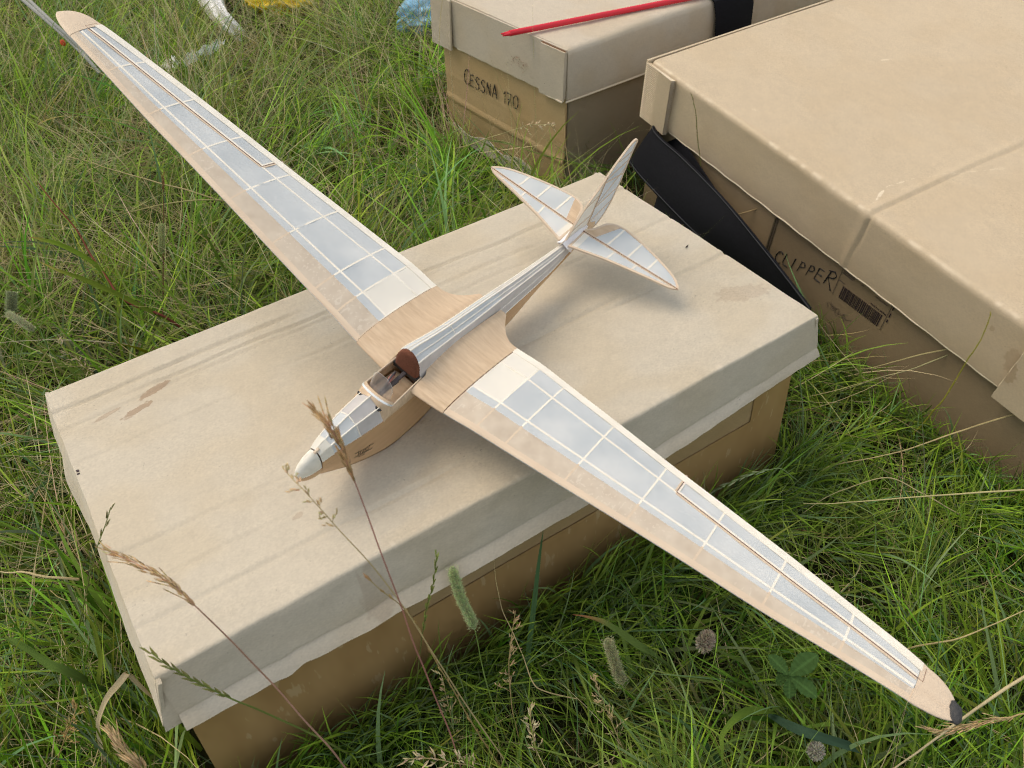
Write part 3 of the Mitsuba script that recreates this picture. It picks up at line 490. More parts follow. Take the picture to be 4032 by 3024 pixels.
for wi, s in enumerate((-1, 1)):
    W_ = numbered(G + '__wing')
    y = np.concatenate([np.linspace(60, Y0, 90), YT - (YT - Y0) * np.cos(np.linspace(0, np.pi / 2, 22))[1:]])
    c = np.linspace(0, 1, 26) ** 1.4; Yq, Cq = np.meshgrid(y, c, indexing='ij')
    Pl = wing(Yq, Cq, s, 0, False); Pl = Pl if s < 0 else Pl[::-1]
    scene[W_] = ply(sheet(Pl, .3 * mm), 'tissue', smooth=40)
    # leading edge: rounded strip from under the nose to the top skin
    yy = np.linspace(60, 548, 110); th = np.linspace(0, 1, 9); Yq, Tq = np.meshgrid(yy, th, indexing='ij')
    Ct = cf_(Yq, 0.012); Pt = wing(Yq, np.abs(Tq - .36) / .64 * Ct * np.where(Tq < .36, .9, 1), s, .15, True); Pb = wing(Yq, np.abs(Tq - .36) / .36 * Ct * .9, s, -.1, False)
    Pq = np.where((Tq < .36)[..., None], Pb, Pt); Pq = Pq if s > 0 else Pq[::-1]
    obj('leading_edge', sheet(Pq, .5 * mm), 'balsa', 60, parent=W_)
    # trailing edge: white strip
    yy = np.linspace(60, 533, 100); q = np.linspace(0, 1, 5); Yq, Qq = np.meshgrid(yy, q, indexing='ij'); cT = 1 - 9.0 / chord(Yq); Pq = wing(Yq, cT + Qq * (1 - cT), s, .25); Pq = Pq if s < 0 else Pq[::-1]
    obj('trailing_edge', sheet(Pq, .8 * mm), 'strip', 50, parent=W_)
    # tip block
    yy = Y0 - 1 + (YT - Y0 + 1) * np.sin(np.linspace(0, np.pi / 2, 26)); cc = np.linspace(0, 1, 30); Yq, Cq = np.meshgrid(yy, cc, indexing='ij')
    A = wing(Yq, Cq, s, .3); B = wing(Yq, Cq, s, -.3, False); Aq, Bq = (A, B[:, ::-1]) if s < 0 else (A[::-1], B[::-1, ::-1])
    obj('tip_block', join([sheet(Aq, .4 * mm), sheet(Bq, .4 * mm)]), 'balsa', 60, parent=W_)
    for j, (a, b) in enumerate(zip(RIBS[:-1], RIBS[1:])):
        a1, b1 = (a + .2, b - .1)
        obj('sheet_panel', skin(a1, b1, .0, fdb, s, 0, .4, None, 12), 'film', 50, parent=W_)
        wh = j == 0
        obj('tissue_panel', skin(a1, b1, fdb, lambda y: fs1(y) - .006, s, -.05, .22, None, 5, sag=.5), 'tissue', 50, parent=W_)
        obj('tissue_panel', skin(a1, b1, lambda y: fs1(y) + .006, lambda y: fs2(y) - .006, s, -.05, .22, None, 14, sag=1.3), 'tissue_white' if wh else 'tissue', 50, parent=W_)
        obj('tissue_panel', skin(a1, b1, lambda y: fs2(y) + .006, 1.0, s, -.05, .22, None, 9, sag=.8), 'tissue_white' if wh else 'tissue', 50, parent=W_)
    for j, r in enumerate(RIBS):
        wd = 1.0
        obj('rib', skin(r - wd, r + wd, .0, .262, s, .16, .9, 3, 12), 'balsa', 40, parent=W_)
        if j < 8: obj('rib', skin(r - wd, r + wd, .263, 1.0, s, .22, 1.6, 3, 24), 'strip', 40, parent=W_)
    strip_c(fs1, 61, 531, 2.3, s, .34, 'spar', 'strip', W_, 120)
    strip_c(fs2, 61, 288, 2.2, s, .34, 'spar', 'strip', W_, 70)
    strip_c(lambda y: fs2(y) + 2.1 / (chord(y) - 14), 288, 531, 2.4, s, .34, 'spar', 'strip', W_, 80)
    strip_c(lambda y: fs2(y) - 1.3 / (chord(y) - 14), 288, 531, 2.0, s, .34, 'spar', 'balsa', W_, 80)
    # aileron outline: dark cut lines and pale wood beside them
    strip_c(lambda y: fs2(y) + .3 / (chord(y) - 14), 288, 536, .5, s, .72, 'aileron_gap', 'line_brown', W_, 80, .4)
    for yc, dy in ((288, -1), (536, 1)):
        f0 = float(fs2(np.array([float(yc)]))[0])
        obj('aileron_gap', skin(yc - .25, yc + .25, f0, 1.16 if yc < 300 else 1.25, s, .72, .4, 3, 10), 'line_brown', 40, parent=W_)
        if yc < 300:
            obj('rib', skin(yc + .5, yc + 2.4, f0, 1.0, s, .36, .6, 3, 10), 'strip', 40, parent=W_); obj('rib', skin(yc - 2.4, yc - .5, f0, 1.14, s, .36, .6, 3, 10), 'balsa', 40, parent=W_)
        else:
            obj('rib', skin(yc - 3.4, yc - .5, 0, 1.1, s, .36, .6, 3, 16), 'balsa', 40, parent=W_)
    # root fairing and its dark seam
    cr = np.linspace(0, 1, 64); kin = np.clip((cr - .13) / .08, 0, 1); yin = 19.0 - 7 * kin * kin * (3 - 2 * kin); Tq = np.linspace(0, 1, 30)[:, None]; Yq = yin[None] * (1 - Tq) + 60 * Tq; Cq = np.repeat(cr[None], 30, 0)
    A = wing(Yq, Cq, s, .25 + .9 * np.clip((24 - Yq) / 12, 0, 1) ** 2); B = wing(Yq, Cq, s, -.3, False)
    A, B = (A, B[:, ::-1]) if s < 0 else (A[::-1], B[::-1, ::-1])
    obj('wing_fairing', join([sheet(A, .8 * mm), sheet(B, .8 * mm)]), 'plywood', 60, parent=G)
    cr = np.linspace(0, 1, 40); obj('root_seam', tube(wing(np.full(40, 60.2), cr, s, .32), .42 * mm, 5), 'line_brown', True, parent=W_)
# the dark lump pressed on the right tip
m = trimesh.creation.icosphere(subdivisions=4); v = m.vertices.copy(); v = np.sign(v) * np.abs(v) ** .85
v *= (1 + .35 * (meshkit.fbm(v * 2.1 + 3, 3, 5) - .5))[:, None]
obj('tip_weight', (GP(-184 + v[:, 0] * 8.2 + 2.5 * v[:, 1], 566.5 + v[:, 1] * 6.2, 96.5 + v[:, 2] * 4.2), m.faces), 'weight_clay', True, parent='model_glider__wing_001')

# fuselage: stations x -> top z, stringer (y, z), ply top (y, z), bottom (y, z)
X = np.array([-23, -35, -50, -65, -80, -96, -110, -130, -150, -185, -210, -250, -300, -330, -370, -410, -450, -492.])
def st(*v): f = PC(-X, v); return lambda x: f(-np.asarray(x, float))
zt = st(15, 20.5, 25.5, 28.5, 29.5, 29.5, 29, 40, 52, 43, 36, 28, 17.5, 11, 3.5, -3, -9, -14)
ys_ = st(5.5, 7.5, 9.2, 10.5, 11.6, 12.4, 12.6, 12.4, 12, 10.4, 9.4, 8.8, 7.6, 6.8, 5.9, 5.0, 3.4, 1.0); zs_ = st(12, 17.5, 21, 23, 22.8, 22, 24, 32, 42, 34, 28, 20.5, 12, 6, -1, -7.5, -12, -16)
yp = st(8.5, 11.5, 14.5, 17, 18.8, 20, 20.5, 20.5, 20, 18.5, 17.5, 16, 13.5, 12, 10, 8, 5, 1.3); zp = st(2, 6, 7.5, 7.5, 6.5, 5, 4, 2, 0, 2, 1, -4, -14, -18, -23, -26, -26, -22)
yb = st(5.5, 9.5, 14.5, 18, 20.5, 22.3, 23, 23, 22.8, 21.5, 20.5, 18.5, 15.5, 12.5, 9.8, 8, 6, 1.3); zb = st(-29, -34, -40, -45.5, -51.5, -57.5, -62, -65.5, -66, -61, -58, -53, -48, -50, -43, -36, -31, -27)
xs = np.linspace(-23, -492, 160)
def ring(x, pts): return np.stack([GP(x, a(x), b(x)) for a, b in pts], 1)
neg = lambda f: (lambda x: -f(x))
half = lambda f, g, k: (lambda x: f(x) * (1 - k) + g(x) * k)
bulge = lambda k: ((lambda x: yp(x) * (1 - k) + yb(x) * k + 1.4 * np.sin(np.pi * k)), half(zp, zb, k))
keel = lambda x: zb(x) - 2.5
side = [(yp, zp)] + [bulge(k) for k in (.2, .4, .6, .8, .95)] + [(yb, zb)] + [((lambda x: yb(x) * .55), (lambda x: zb(x) - 1.8)), ((lambda x: 0 * x), keel)]
full = side + [(neg(a), b) for a, b in side[-2::-1]]
fus = obj('fuselage', sheet(ring(xs, full)[::-1], 1.2 * mm), 'side_ply', 40, parent=G)
tag(fus, 'smooth brown plywood sides with a small dark emblem')
def deck(x0, x1, a, b, key, m, off=0.0, t=.3, n=40, k=5, sag=0.0):
    x = np.linspace(x0, x1, n); A = np.stack([a[0](x), a[1](x)], -1); B = np.stack([b[0](x), b[1](x)], -1); q = np.linspace(0, 1, k)
    Q = A[:, None] * (1 - q)[None, :, None] + B[:, None] * q[None, :, None]
    Q[..., 1] += off - sag * np.sin(np.pi * q)[None, :]
    return obj(key, sheet(GP(x[:, None] + 0 * q, Q[..., 0], Q[..., 1]), t * mm), m, 50, parent=G)
top_ = ((lambda x: 0 * x), zt); sr, sl = (ys_, zs_), (neg(ys_), zs_); pr_, pl_ = (yp, zp), (neg(yp), zp)
low = lambda f: (lambda x: f(x) - 2)
for x0, x1, m in ((-36, -66, 'tissue'), (-66, -95, 'tissue_lilac')):
    for a, b in ((pl_, sl), (sl, top_), (top_, sr), (sr, pr_)): deck(x0, x1, a, b, 'deck_panel', m, .0, .25, 16, 5, .35)
for a, b in ((pl_, sl), (sl, top_), (top_, sr), (sr, pr_)):
    deck(-151.8, -300, a, b, 'deck_panel', 'tissue_lilac' if a is pl_ or b is pr_ else 'tissue', .0, .3, 50, 5, .9); deck(-300, -490, a, b, 'deck_panel', 'tissue_lilac', .0, .3, 50, 5, .6)
    deck(-23, -36, a, b, 'nose_block', 'nose_paper', .25, .8, 8, 5)
def stringer(x0, x1, f, r, key='stringer', m='strip', dz=.2): x = np.linspace(x0, x1, 40); return obj(key, tube(GP(x, f[0](x), f[1](x) + dz), r * mm, 6), m, True, parent=G)
for f in (top_, sr, sl): stringer(-34, -97, f, .95); stringer(-151.5, -436, f, .95)
midr = (half(ys_, yp, .55), half(zs_, zp, .55)); midl = (neg(midr[0]), midr[1])
hr = (half(top_[0], ys_, .5), half(zt, zs_, .5)); hl = (neg(hr[0]), hr[1])
for f in (midr, midl): stringer(-160, -436, f, .7)
for f in (hr, hl): stringer(-151.5, -430, f, .6)
for f in (pr_, pl_): stringer(-36, -100, f, .6, 'side_edge', 'side_ply'); stringer(-300, -438, f, .9, 'side_edge', 'strip')
for x0 in (-66.,): # former under the front deck
    f = np.array([[-float(yp(x0)), float(zp(x0))], [-float(ys_(x0)), float(zs_(x0))], [0, float(zt(x0))], [float(ys_(x0)), float(zs_(x0))], [float(yp(x0)), float(zp(x0))]]); obj('former', tube(GP(np.full(5, x0), f[:, 0], f[:, 1] + .15), .75 * mm, 6, True), 'strip', True, parent=G)
f = np.array([[-float(a(-215)) if i < 2 else float(a(-215)) * (i > 2), float(b(-215))] for i, (a, b) in enumerate(((ys_, zs_), (hr[0], hr[1]), top_, hr, (ys_, zs_)))]); obj('former', tube(GP(np.full(5, -215.), f[:, 0], f[:, 1] + .1), .6 * mm, 6), 'strip', True, parent=G)
# nose cone
t = np.linspace(0, 1, 22); ph = np.linspace(0, 2 * np.pi, 40)
def nosering(x):
    k = np.sqrt(np.clip(1 - ((x + 23) / 25.0) ** 2, 0, 1)) ** 1.15; k = .10 + .90 * k if x < 1.6 else k
    cz = -7.5 * k - 4 * (1 - k); return k, cz
rows = []
for x in np.linspace(-21.6, 2.0, 24):
    k, cz = nosering(x); yy_ = 8.3 * k * np.cos(ph); zz_ = cz + np.where(np.sin(ph) > 0, 22, 21) * k * np.sign(np.sin(ph)) * np.abs(np.sin(ph)) ** .9; rows.append(GP(np.full(40, x), yy_, zz_))
Pn = np.array(rows); up_ = np.sin(ph)
obj('nose_cone', sheet(Pn[:, :22], 1.0 * mm), 'nose_paper', 50, parent=G); obj('nose_cone', sheet(Pn[:, 21:], 1.0 * mm), 'side_ply', 50, parent=G)
q = np.array([8.0 * np.cos(ph), -7.5 + 20.8 * np.sign(np.sin(ph)) * np.abs(np.sin(ph)) ** .9]).T; obj('nose_gap', sheet(np.stack([GP(np.full(40, x), q[:, 0] * k, (q[:, 1] + 7.5) * k - 7.5) for x, k in ((-20.5, .6), (-21.4, .985), (-22.8, .995), (-23.6, .6))]), .3 * mm), 'black', 40, parent=G)
obj('nose_dowel', tube(GP(np.array([-20.0, -26.0]), np.array([1.5, 1.5]), np.array([15.5, 17])), 1.7 * mm, 8), 'balsa', 30, parent=G)
# cockpit: coaming, silver band, screen, marks, bar, clip, head rest
x = np.linspace(-95, -152, 50)
for sg in (-1, 1):
    q = np.linspace(0, 1, 6); A = np.stack([yp(x), zp(x)], -1); Bt = np.stack([19.0 - 1.5 * np.clip((-x - 106) / 46, 0, 1), 19.0 + 2.0 * np.clip((-x - 106) / 46, 0, 1)], -1); kk = np.clip((-x - 95) / 11.5, 0, 1)[:, None] ** .8; Bt = A * (1 - kk) + Bt * kk
    Q = A[:, None] * (1 - q)[None, :, None] + Bt[:, None] * q[None, :, None]; Q[..., 0] += 1.2 * np.sin(np.pi * q)
    Pq = GP(x[:, None] + 0 * q, sg * Q[..., 0], Q[..., 1]); obj('coaming', sheet(Pq if sg > 0 else Pq[::-1], 1.1 * mm), 'plywood', 50, parent=G)
    obj('coaming_rim', tube(GP(x[10:], sg * Bt[10:, 0], Bt[10:, 1] + .2), .8 * mm, 6), 'balsa', True, parent=G)
ph = np.linspace(-1, 1, 41)
def arc(px, dx, dz=0.0): return GP(-97.5 - dx - 9 * ph ** 2, 19.0 * np.sin(ph * np.pi / 2) * px, 29.5 - 10.5 * np.abs(ph) ** 2.1 + dz)
pa = np.abs(ph); dy = np.where(pa < .55, 12.4 * pa / .55, 12.4 + 7.6 * (pa - .55) / .45) * np.sign(ph); dz_ = np.where(pa < .55, 29.5 - 7.5 * (pa / .55) ** 1.2, 22 - 17 * (pa - .55) / .45); E0 = GP(np.full(41, -94.6), dy, dz_ + .3); E1 = arc(1, 0, .1)
obj('coaming_rim', sheet(np.stack([E0 * (1 - k) + E1 * k for k in (0, .35, .7)] + [E1, arc(.99, 3.0, .1), arc(.97, 6.0, -.6), arc(.95, 6.6, -2.0)])[:, ::-1], .7 * mm), 'plywood', 50, parent=G)
obj('silver_band', sheet(np.stack([arc(1.01, .0, .75), arc(1.015, 2.3, .75)])[:, ::-1], .5 * mm), 'silver', 50, parent=G)
q = np.linspace(0, 1, 14); Sc = []
for a in q:
    yv = 13.5 * np.sin(ph * np.pi / 2); zv = 27.6 - 6.2 * np.abs(ph) ** 2; Sc.append(GP(-104 - 6.5 * ph ** 2 - 9 * a * np.sqrt(1 - ph ** 2), yv, zv + a * 21 * np.sqrt(np.maximum(1 - ph ** 2, 0))))
obj('windscreen', grid(np.array(Sc)), 'clear_pane', True, parent=G)
obj('windscreen_edge', tube(Sc[-1][1:-1], .12 * mm, 5), 'tissue_lilac', True, parent=G)
for sg in (-1, 1):
    m = trimesh.creation.cylinder(radius=3.6, height=.5, sections=28); v = m.vertices; v = v * np.array([1, 1, 1]); v[:, 0] = np.maximum(v[:, 0], -.2)
    xx, yy_ = -95.5 + v[:, 0], sg * 12.4 + v[:, 1]; obj('round_mark', (GP(xx, yy_, 22.6 + v[:, 2] - .35 * (np.abs(yy_) - 12.4) + .06 * (xx + 95)), m.faces), 'black', 20, parent=G)
x = np.linspace(-100, -151, 12); yq = np.linspace(-17, 17, 8); Xq, Yq = np.meshgrid(x, yq, indexing='ij'); obj('cockpit_floor', sheet(GP(Xq, Yq, 5 - 5 * np.clip((-Xq - 100) / 50, 0, 1) - .012 * Yq ** 2), .8 * mm), 'plywood', 40, parent=G)  # floor set high and in pale ply to brighten the cockpit interior
th = np.linspace(0, np.pi, 34); ol = np.stack([14.4 * np.cos(th), 21 + 30 * np.sin(th) ** .8], -1)
rows = [GP(np.full(34, -152.), ol[:, 0], ol[:, 1])] + [GP(np.full(34, -148.5 + d), ol[:, 0] * k, 21 + (ol[:, 1] - 21) * k) for d, k in ((0, 1), (1.2, .95), (1.9, .8), (2.2, .45), (2.3, .02))]
obj('headrest', sheet(np.stack(rows), .4 * mm), 'felt', 50, parent=G)
obj('bulkhead_bar', obox(GO, (GM[0] * mm, GM[1] * mm, GM[2] * mm), (-150.5, -16.5, 14), (-146.5, 16.5, 21.2), .4), 'black', parent=G)
bar = obj('control_bar', join([obox(GO, (GM[0] * mm, GM[1] * mm, GM[2] * mm), (-147, -2.0, 14.5), (-104, 2.0, 18.0), .4), obox(GO, (GM[0] * mm, GM[1] * mm, GM[2] * mm), (-126, -2.6, 17.8), (-107, -.6, 20.5), .4), obox(GO, (GM[0] * mm, GM[1] * mm, GM[2] * mm), (-126, .6, 17.8), (-107, 2.6, 20.5), .4)]), 'grey_plastic', parent=G)
th = np.linspace(.1, 2 * np.pi + .1, 30); loop = GP(-127 + 9.5 * np.cos(th), -2.5 + 2.0 * np.cos(th) + .8 * np.sin(th), 23 + 5.4 * np.sin(th)); obj('clip', tube(loop, 1.15 * mm, 7), 'grey_plastic', True, parent=bar)
obj('clip', sheet(np.stack([GP(-119 - 14 * t_ + 0 * np.linspace(0, 1, 6), 2.4 + 2.2 * np.sin(np.linspace(0, 3.1, 6)), 17 + 9 * np.linspace(0, 1, 6) * (1 - .5 * t_)) for t_ in np.linspace(0, 1, 8)]), .5 * mm), 'grey_plastic', 50, parent=bar)
obj('rubber_pad', tube(GP(-127 + np.linspace(-7, 7, 9), -2.5 + np.linspace(-1.4, 1.4, 9), 22.5 + 1.6 * np.sin(np.linspace(0, 5, 9))), np.array([.8, 1.8, 2.4, 2.2, 2.6, 2.3, 2.4, 1.6, .6]) * mm, 8), 'pink', True, parent=bar)
# emblem on the right side of the nose
def SP(x, h):  # point on the right ply side at height fraction h
    k = h; yv = yp(x) * (1 - k) + yb(x) * k + 1.4 * np.sin(np.pi * k); return GP(x, yv + .35, zp(x) * (1 - k) + zb(x) * k)
write('TERRY', lambda a, b: SP(-60.5 - a * 1e3, .62 - b * 1e3 / 52), .0068, .0030, .00022, 'emblem_letter', 'ink', fus, squeeze=.46)
for (x0, x1, h0) in ((-57, -80, .66), (-57.5, -61, .50), (-73, -81, .48), (-62, -70, .73)):
    xx = np.linspace(x0, x1, 9); obj('emblem_line', tube(SP(xx, np.full(9, h0) + .0010 * (xx - x0)), .00022, 5), 'ink', True, parent=fus)
# tailplane halves, fin and rudder
def plate(outline, plane, t, m, key, parent):
    from shapely.geometry import Polygon
    pg = Polygon(outline); mesh = trimesh.creation.extrude_polygon(pg, t, engine='earcut'); v = mesh.vertices; return obj(key, (plane(v[:, 0], v[:, 1], v[:, 2] - t / 2), mesh.faces), m, 30, parent=parent)
from shapely.geometry import Polygon, LineString
def smooth_poly(pts, n=12):
    P_ = np.array(pts, float); from scipy.interpolate import CubicSpline
    d = np.r_[0, np.cumsum(np.linalg.norm(np.diff(P_, axis=0), axis=1))]; return CubicSpline(d, P_)(np.linspace(0, d[-1], n * len(P_)))
def poly(pg, plane, z0, z1, key, m, parent):
    gs = [g for g in getattr(pg, 'geoms', [pg]) if g.geom_type == 'Polygon' and g.area > .5]; ms = []
    for g_ in gs: e = trimesh.creation.extrude_polygon(g_, z1 - z0, engine='earcut'); ms.append((plane(e.vertices[:, 0], e.vertices[:, 1], e.vertices[:, 2] + z0), e.faces))
    return obj(key, join(ms), m, 30, parent=parent) if ms else None
LEo = smooth_poly([(-436, 7), (-444, 30), (-451.5, 52), (-460, 84), (-468.5, 119), (-474.5, 139), (-480, 146.5)], 8)
TEo = smooth_poly([(-480, 146.5), (-490, 137), (-501, 113), (-510, 80), (-515, 52), (-514.5, 32), (-508, 21), (-494, 14.5), (-477, 5.5)], 8)
hinge = LineString([(-470, 3), (-479, 150)])
for hi, s in enumerate((-1, 1)):
    H_ = numbered(G + '__tailplane')
    pl = (lambda s: (lambda x, y, z: GP(x + (.075 * y if s < 0 else 0), s * y, -2.5 + z + .010 * y + (.03 * y if s > 0 else -.01 * y) + 5 * np.exp(-((x + 470) / 8) ** 2) * np.clip(1 - y / 150, 0, 1) * .25)))(s)
    out = Polygon(np.vstack([LEo, TEo[1:]])).buffer(0); inner = out.buffer(-3.0)
    poly_key = G + '__tailplane' + ('' if hi == 0 else '_001')
    e = trimesh.creation.extrude_polygon(out.difference(inner), 2.4, engine='earcut'); v = e.vertices; scene[poly_key] = ply((pl(v[:, 0], v[:, 1], v[:, 2] - 1.2), e.faces), 'balsa', smooth=30)
    fr = [LineString([(-440, yv), (-475, yv + 3)]).buffer(1.25, cap_style=2) for yv in (52, 84, 119)] + [LineString([(-469, yv), (-520, yv + 1)]).buffer(1.25, cap_style=2) for yv in (41, 71, 100)]
    hb = hinge.buffer(1.9, cap_style=2)
    fr = [a.intersection(Polygon([(-400, 0), (-470, 3), (-479, 150), (-400, 150)]) if j < 3 else Polygon([(-560, 0), (-470, 3), (-479, 150), (-560, 150)])) for j, a in enumerate(fr)]
    for fpoly in fr:
        half_ = fpoly.intersection(inner).difference(hb); poly(half_, pl, -1.15, 1.2, 'rib', 'strip', poly_key)
    poly(hb.intersection(inner), pl, -1.2, 1.25, 'spar', 'balsa', poly_key); poly(hinge.buffer(.42).intersection(out), pl, 1.0, 1.55, 'hinge_line', 'line_brown', poly_key)
    gus = Polygon([(-469, 0), (-496, 8), (-520, 18), (-512, 36), (-471.5, 22)]).intersection(inner).difference(hb); poly(gus, pl, -1.0, 1.05, 'gusset', 'plywood', poly_key)
    root = Polygon([(-430, 0), (-470, 0), (-470, 16), (-440, 17)]).intersection(inner).difference(hb); poly(root, pl, -1.0, 1.1, 'root_panel', 'tissue_white', poly_key)
    rest = inner.difference(hb).difference(gus).difference(root)
    for f_ in fr: rest = rest.difference(f_)
    for g_ in rest.geoms:
        if g_.area > 20: poly(g_, pl, -.5, .6, 'tissue_panel', 'tissue', poly_key)
finLE = smooth_poly([(-436, -2), (-448, 20), (-463, 42), (-488, 64), (-506, 84), (-524, 98), (-538, 104.5), (-546, 102), (-548, 95)], 8)
finTE = smooth_poly([(-548, 95), (-545.5, 71), (-545.5, 43), (-543, 15), (-537, -9), (-528, -21), (-515, -28), (-500, -24), (-488, -18)], 8)
pf = lambda x, z, y: GP(x, y, z)
out = Polygon(np.vstack([finLE, finTE[1:], [(-470, -14), (-440, -8)]])).buffer(0); inner = out.buffer(-2.6)
FN = G + '__fin'; e = trimesh.creation.extrude_polygon(out.difference(inner), 2.4, engine='earcut'); v = e.vertices; scene[FN] = ply((pf(v[:, 0], v[:, 1], v[:, 2] - 1.2), e.faces), 'balsa', smooth=30)
hinge = LineString([(-487.5, -22), (-492, 30), (-496, 72)]); hb = hinge.buffer(1.5, cap_style=2)
bars = [LineString(a).buffer(.9, cap_style=2) for a in ([(-440, 12), (-490, 12)], [(-450, 36), (-494, 44)], [(-489, -4), (-543, 6)], [(-490, 22), (-547, 26)], [(-490, 22), (-547, 62)], [(-495, 62), (-547, 48)], [(-495, 66), (-548, 72)], [(-515, 84), (-549, 84)])]
poly(hb.intersection(inner), pf, -1.25, 1.25, 'spar', 'balsa', FN); poly(hinge.buffer(.4).intersection(out), pf, -1.4, 1.4, 'hinge_line', 'line_brown', FN)
gus = Polygon([(-486, -30), (-490, 2), (-498, -8), (-512, -16), (-514, -30)]).intersection(inner).difference(hb); poly(gus, pf, -1.0, 1.0, 'gusset', 'plywood', FN)
done_ = hb.union(gus)
for b_ in bars: poly(b_.intersection(inner).difference(done_), pf, -1.0, 1.0, 'rib', 'balsa', FN); done_ = done_.union(b_)
rest = inner.difference(done_)
for g_ in getattr(rest, 'geoms', [rest]):
    if g_.area > 15: poly(g_, pf, -.4, .4, 'tissue_panel', 'tissue_white' if g_.centroid.x > -490 else 'tissue', FN)
# white paper saddle at the fin root
for s in (-1, 1):
    q = np.array([[[-431, 0.6, 1.5], [-470, .8, 0], [-488, .8, -6]], [[-434, 8, -6], [-462, 7.5, -2], [-488, 2.5, -8]], [[-446, 9, -20], [-447, 9, -19], [-448, 9, -18]]]); q[..., 1] *= s
    Pq = GP(q[..., 0], q[..., 1], q[..., 2] + .5); obj('paper_saddle', sheet(Pq if s < 0 else Pq[:, ::-1], .3 * mm), 'paper_white', 20, parent=G)
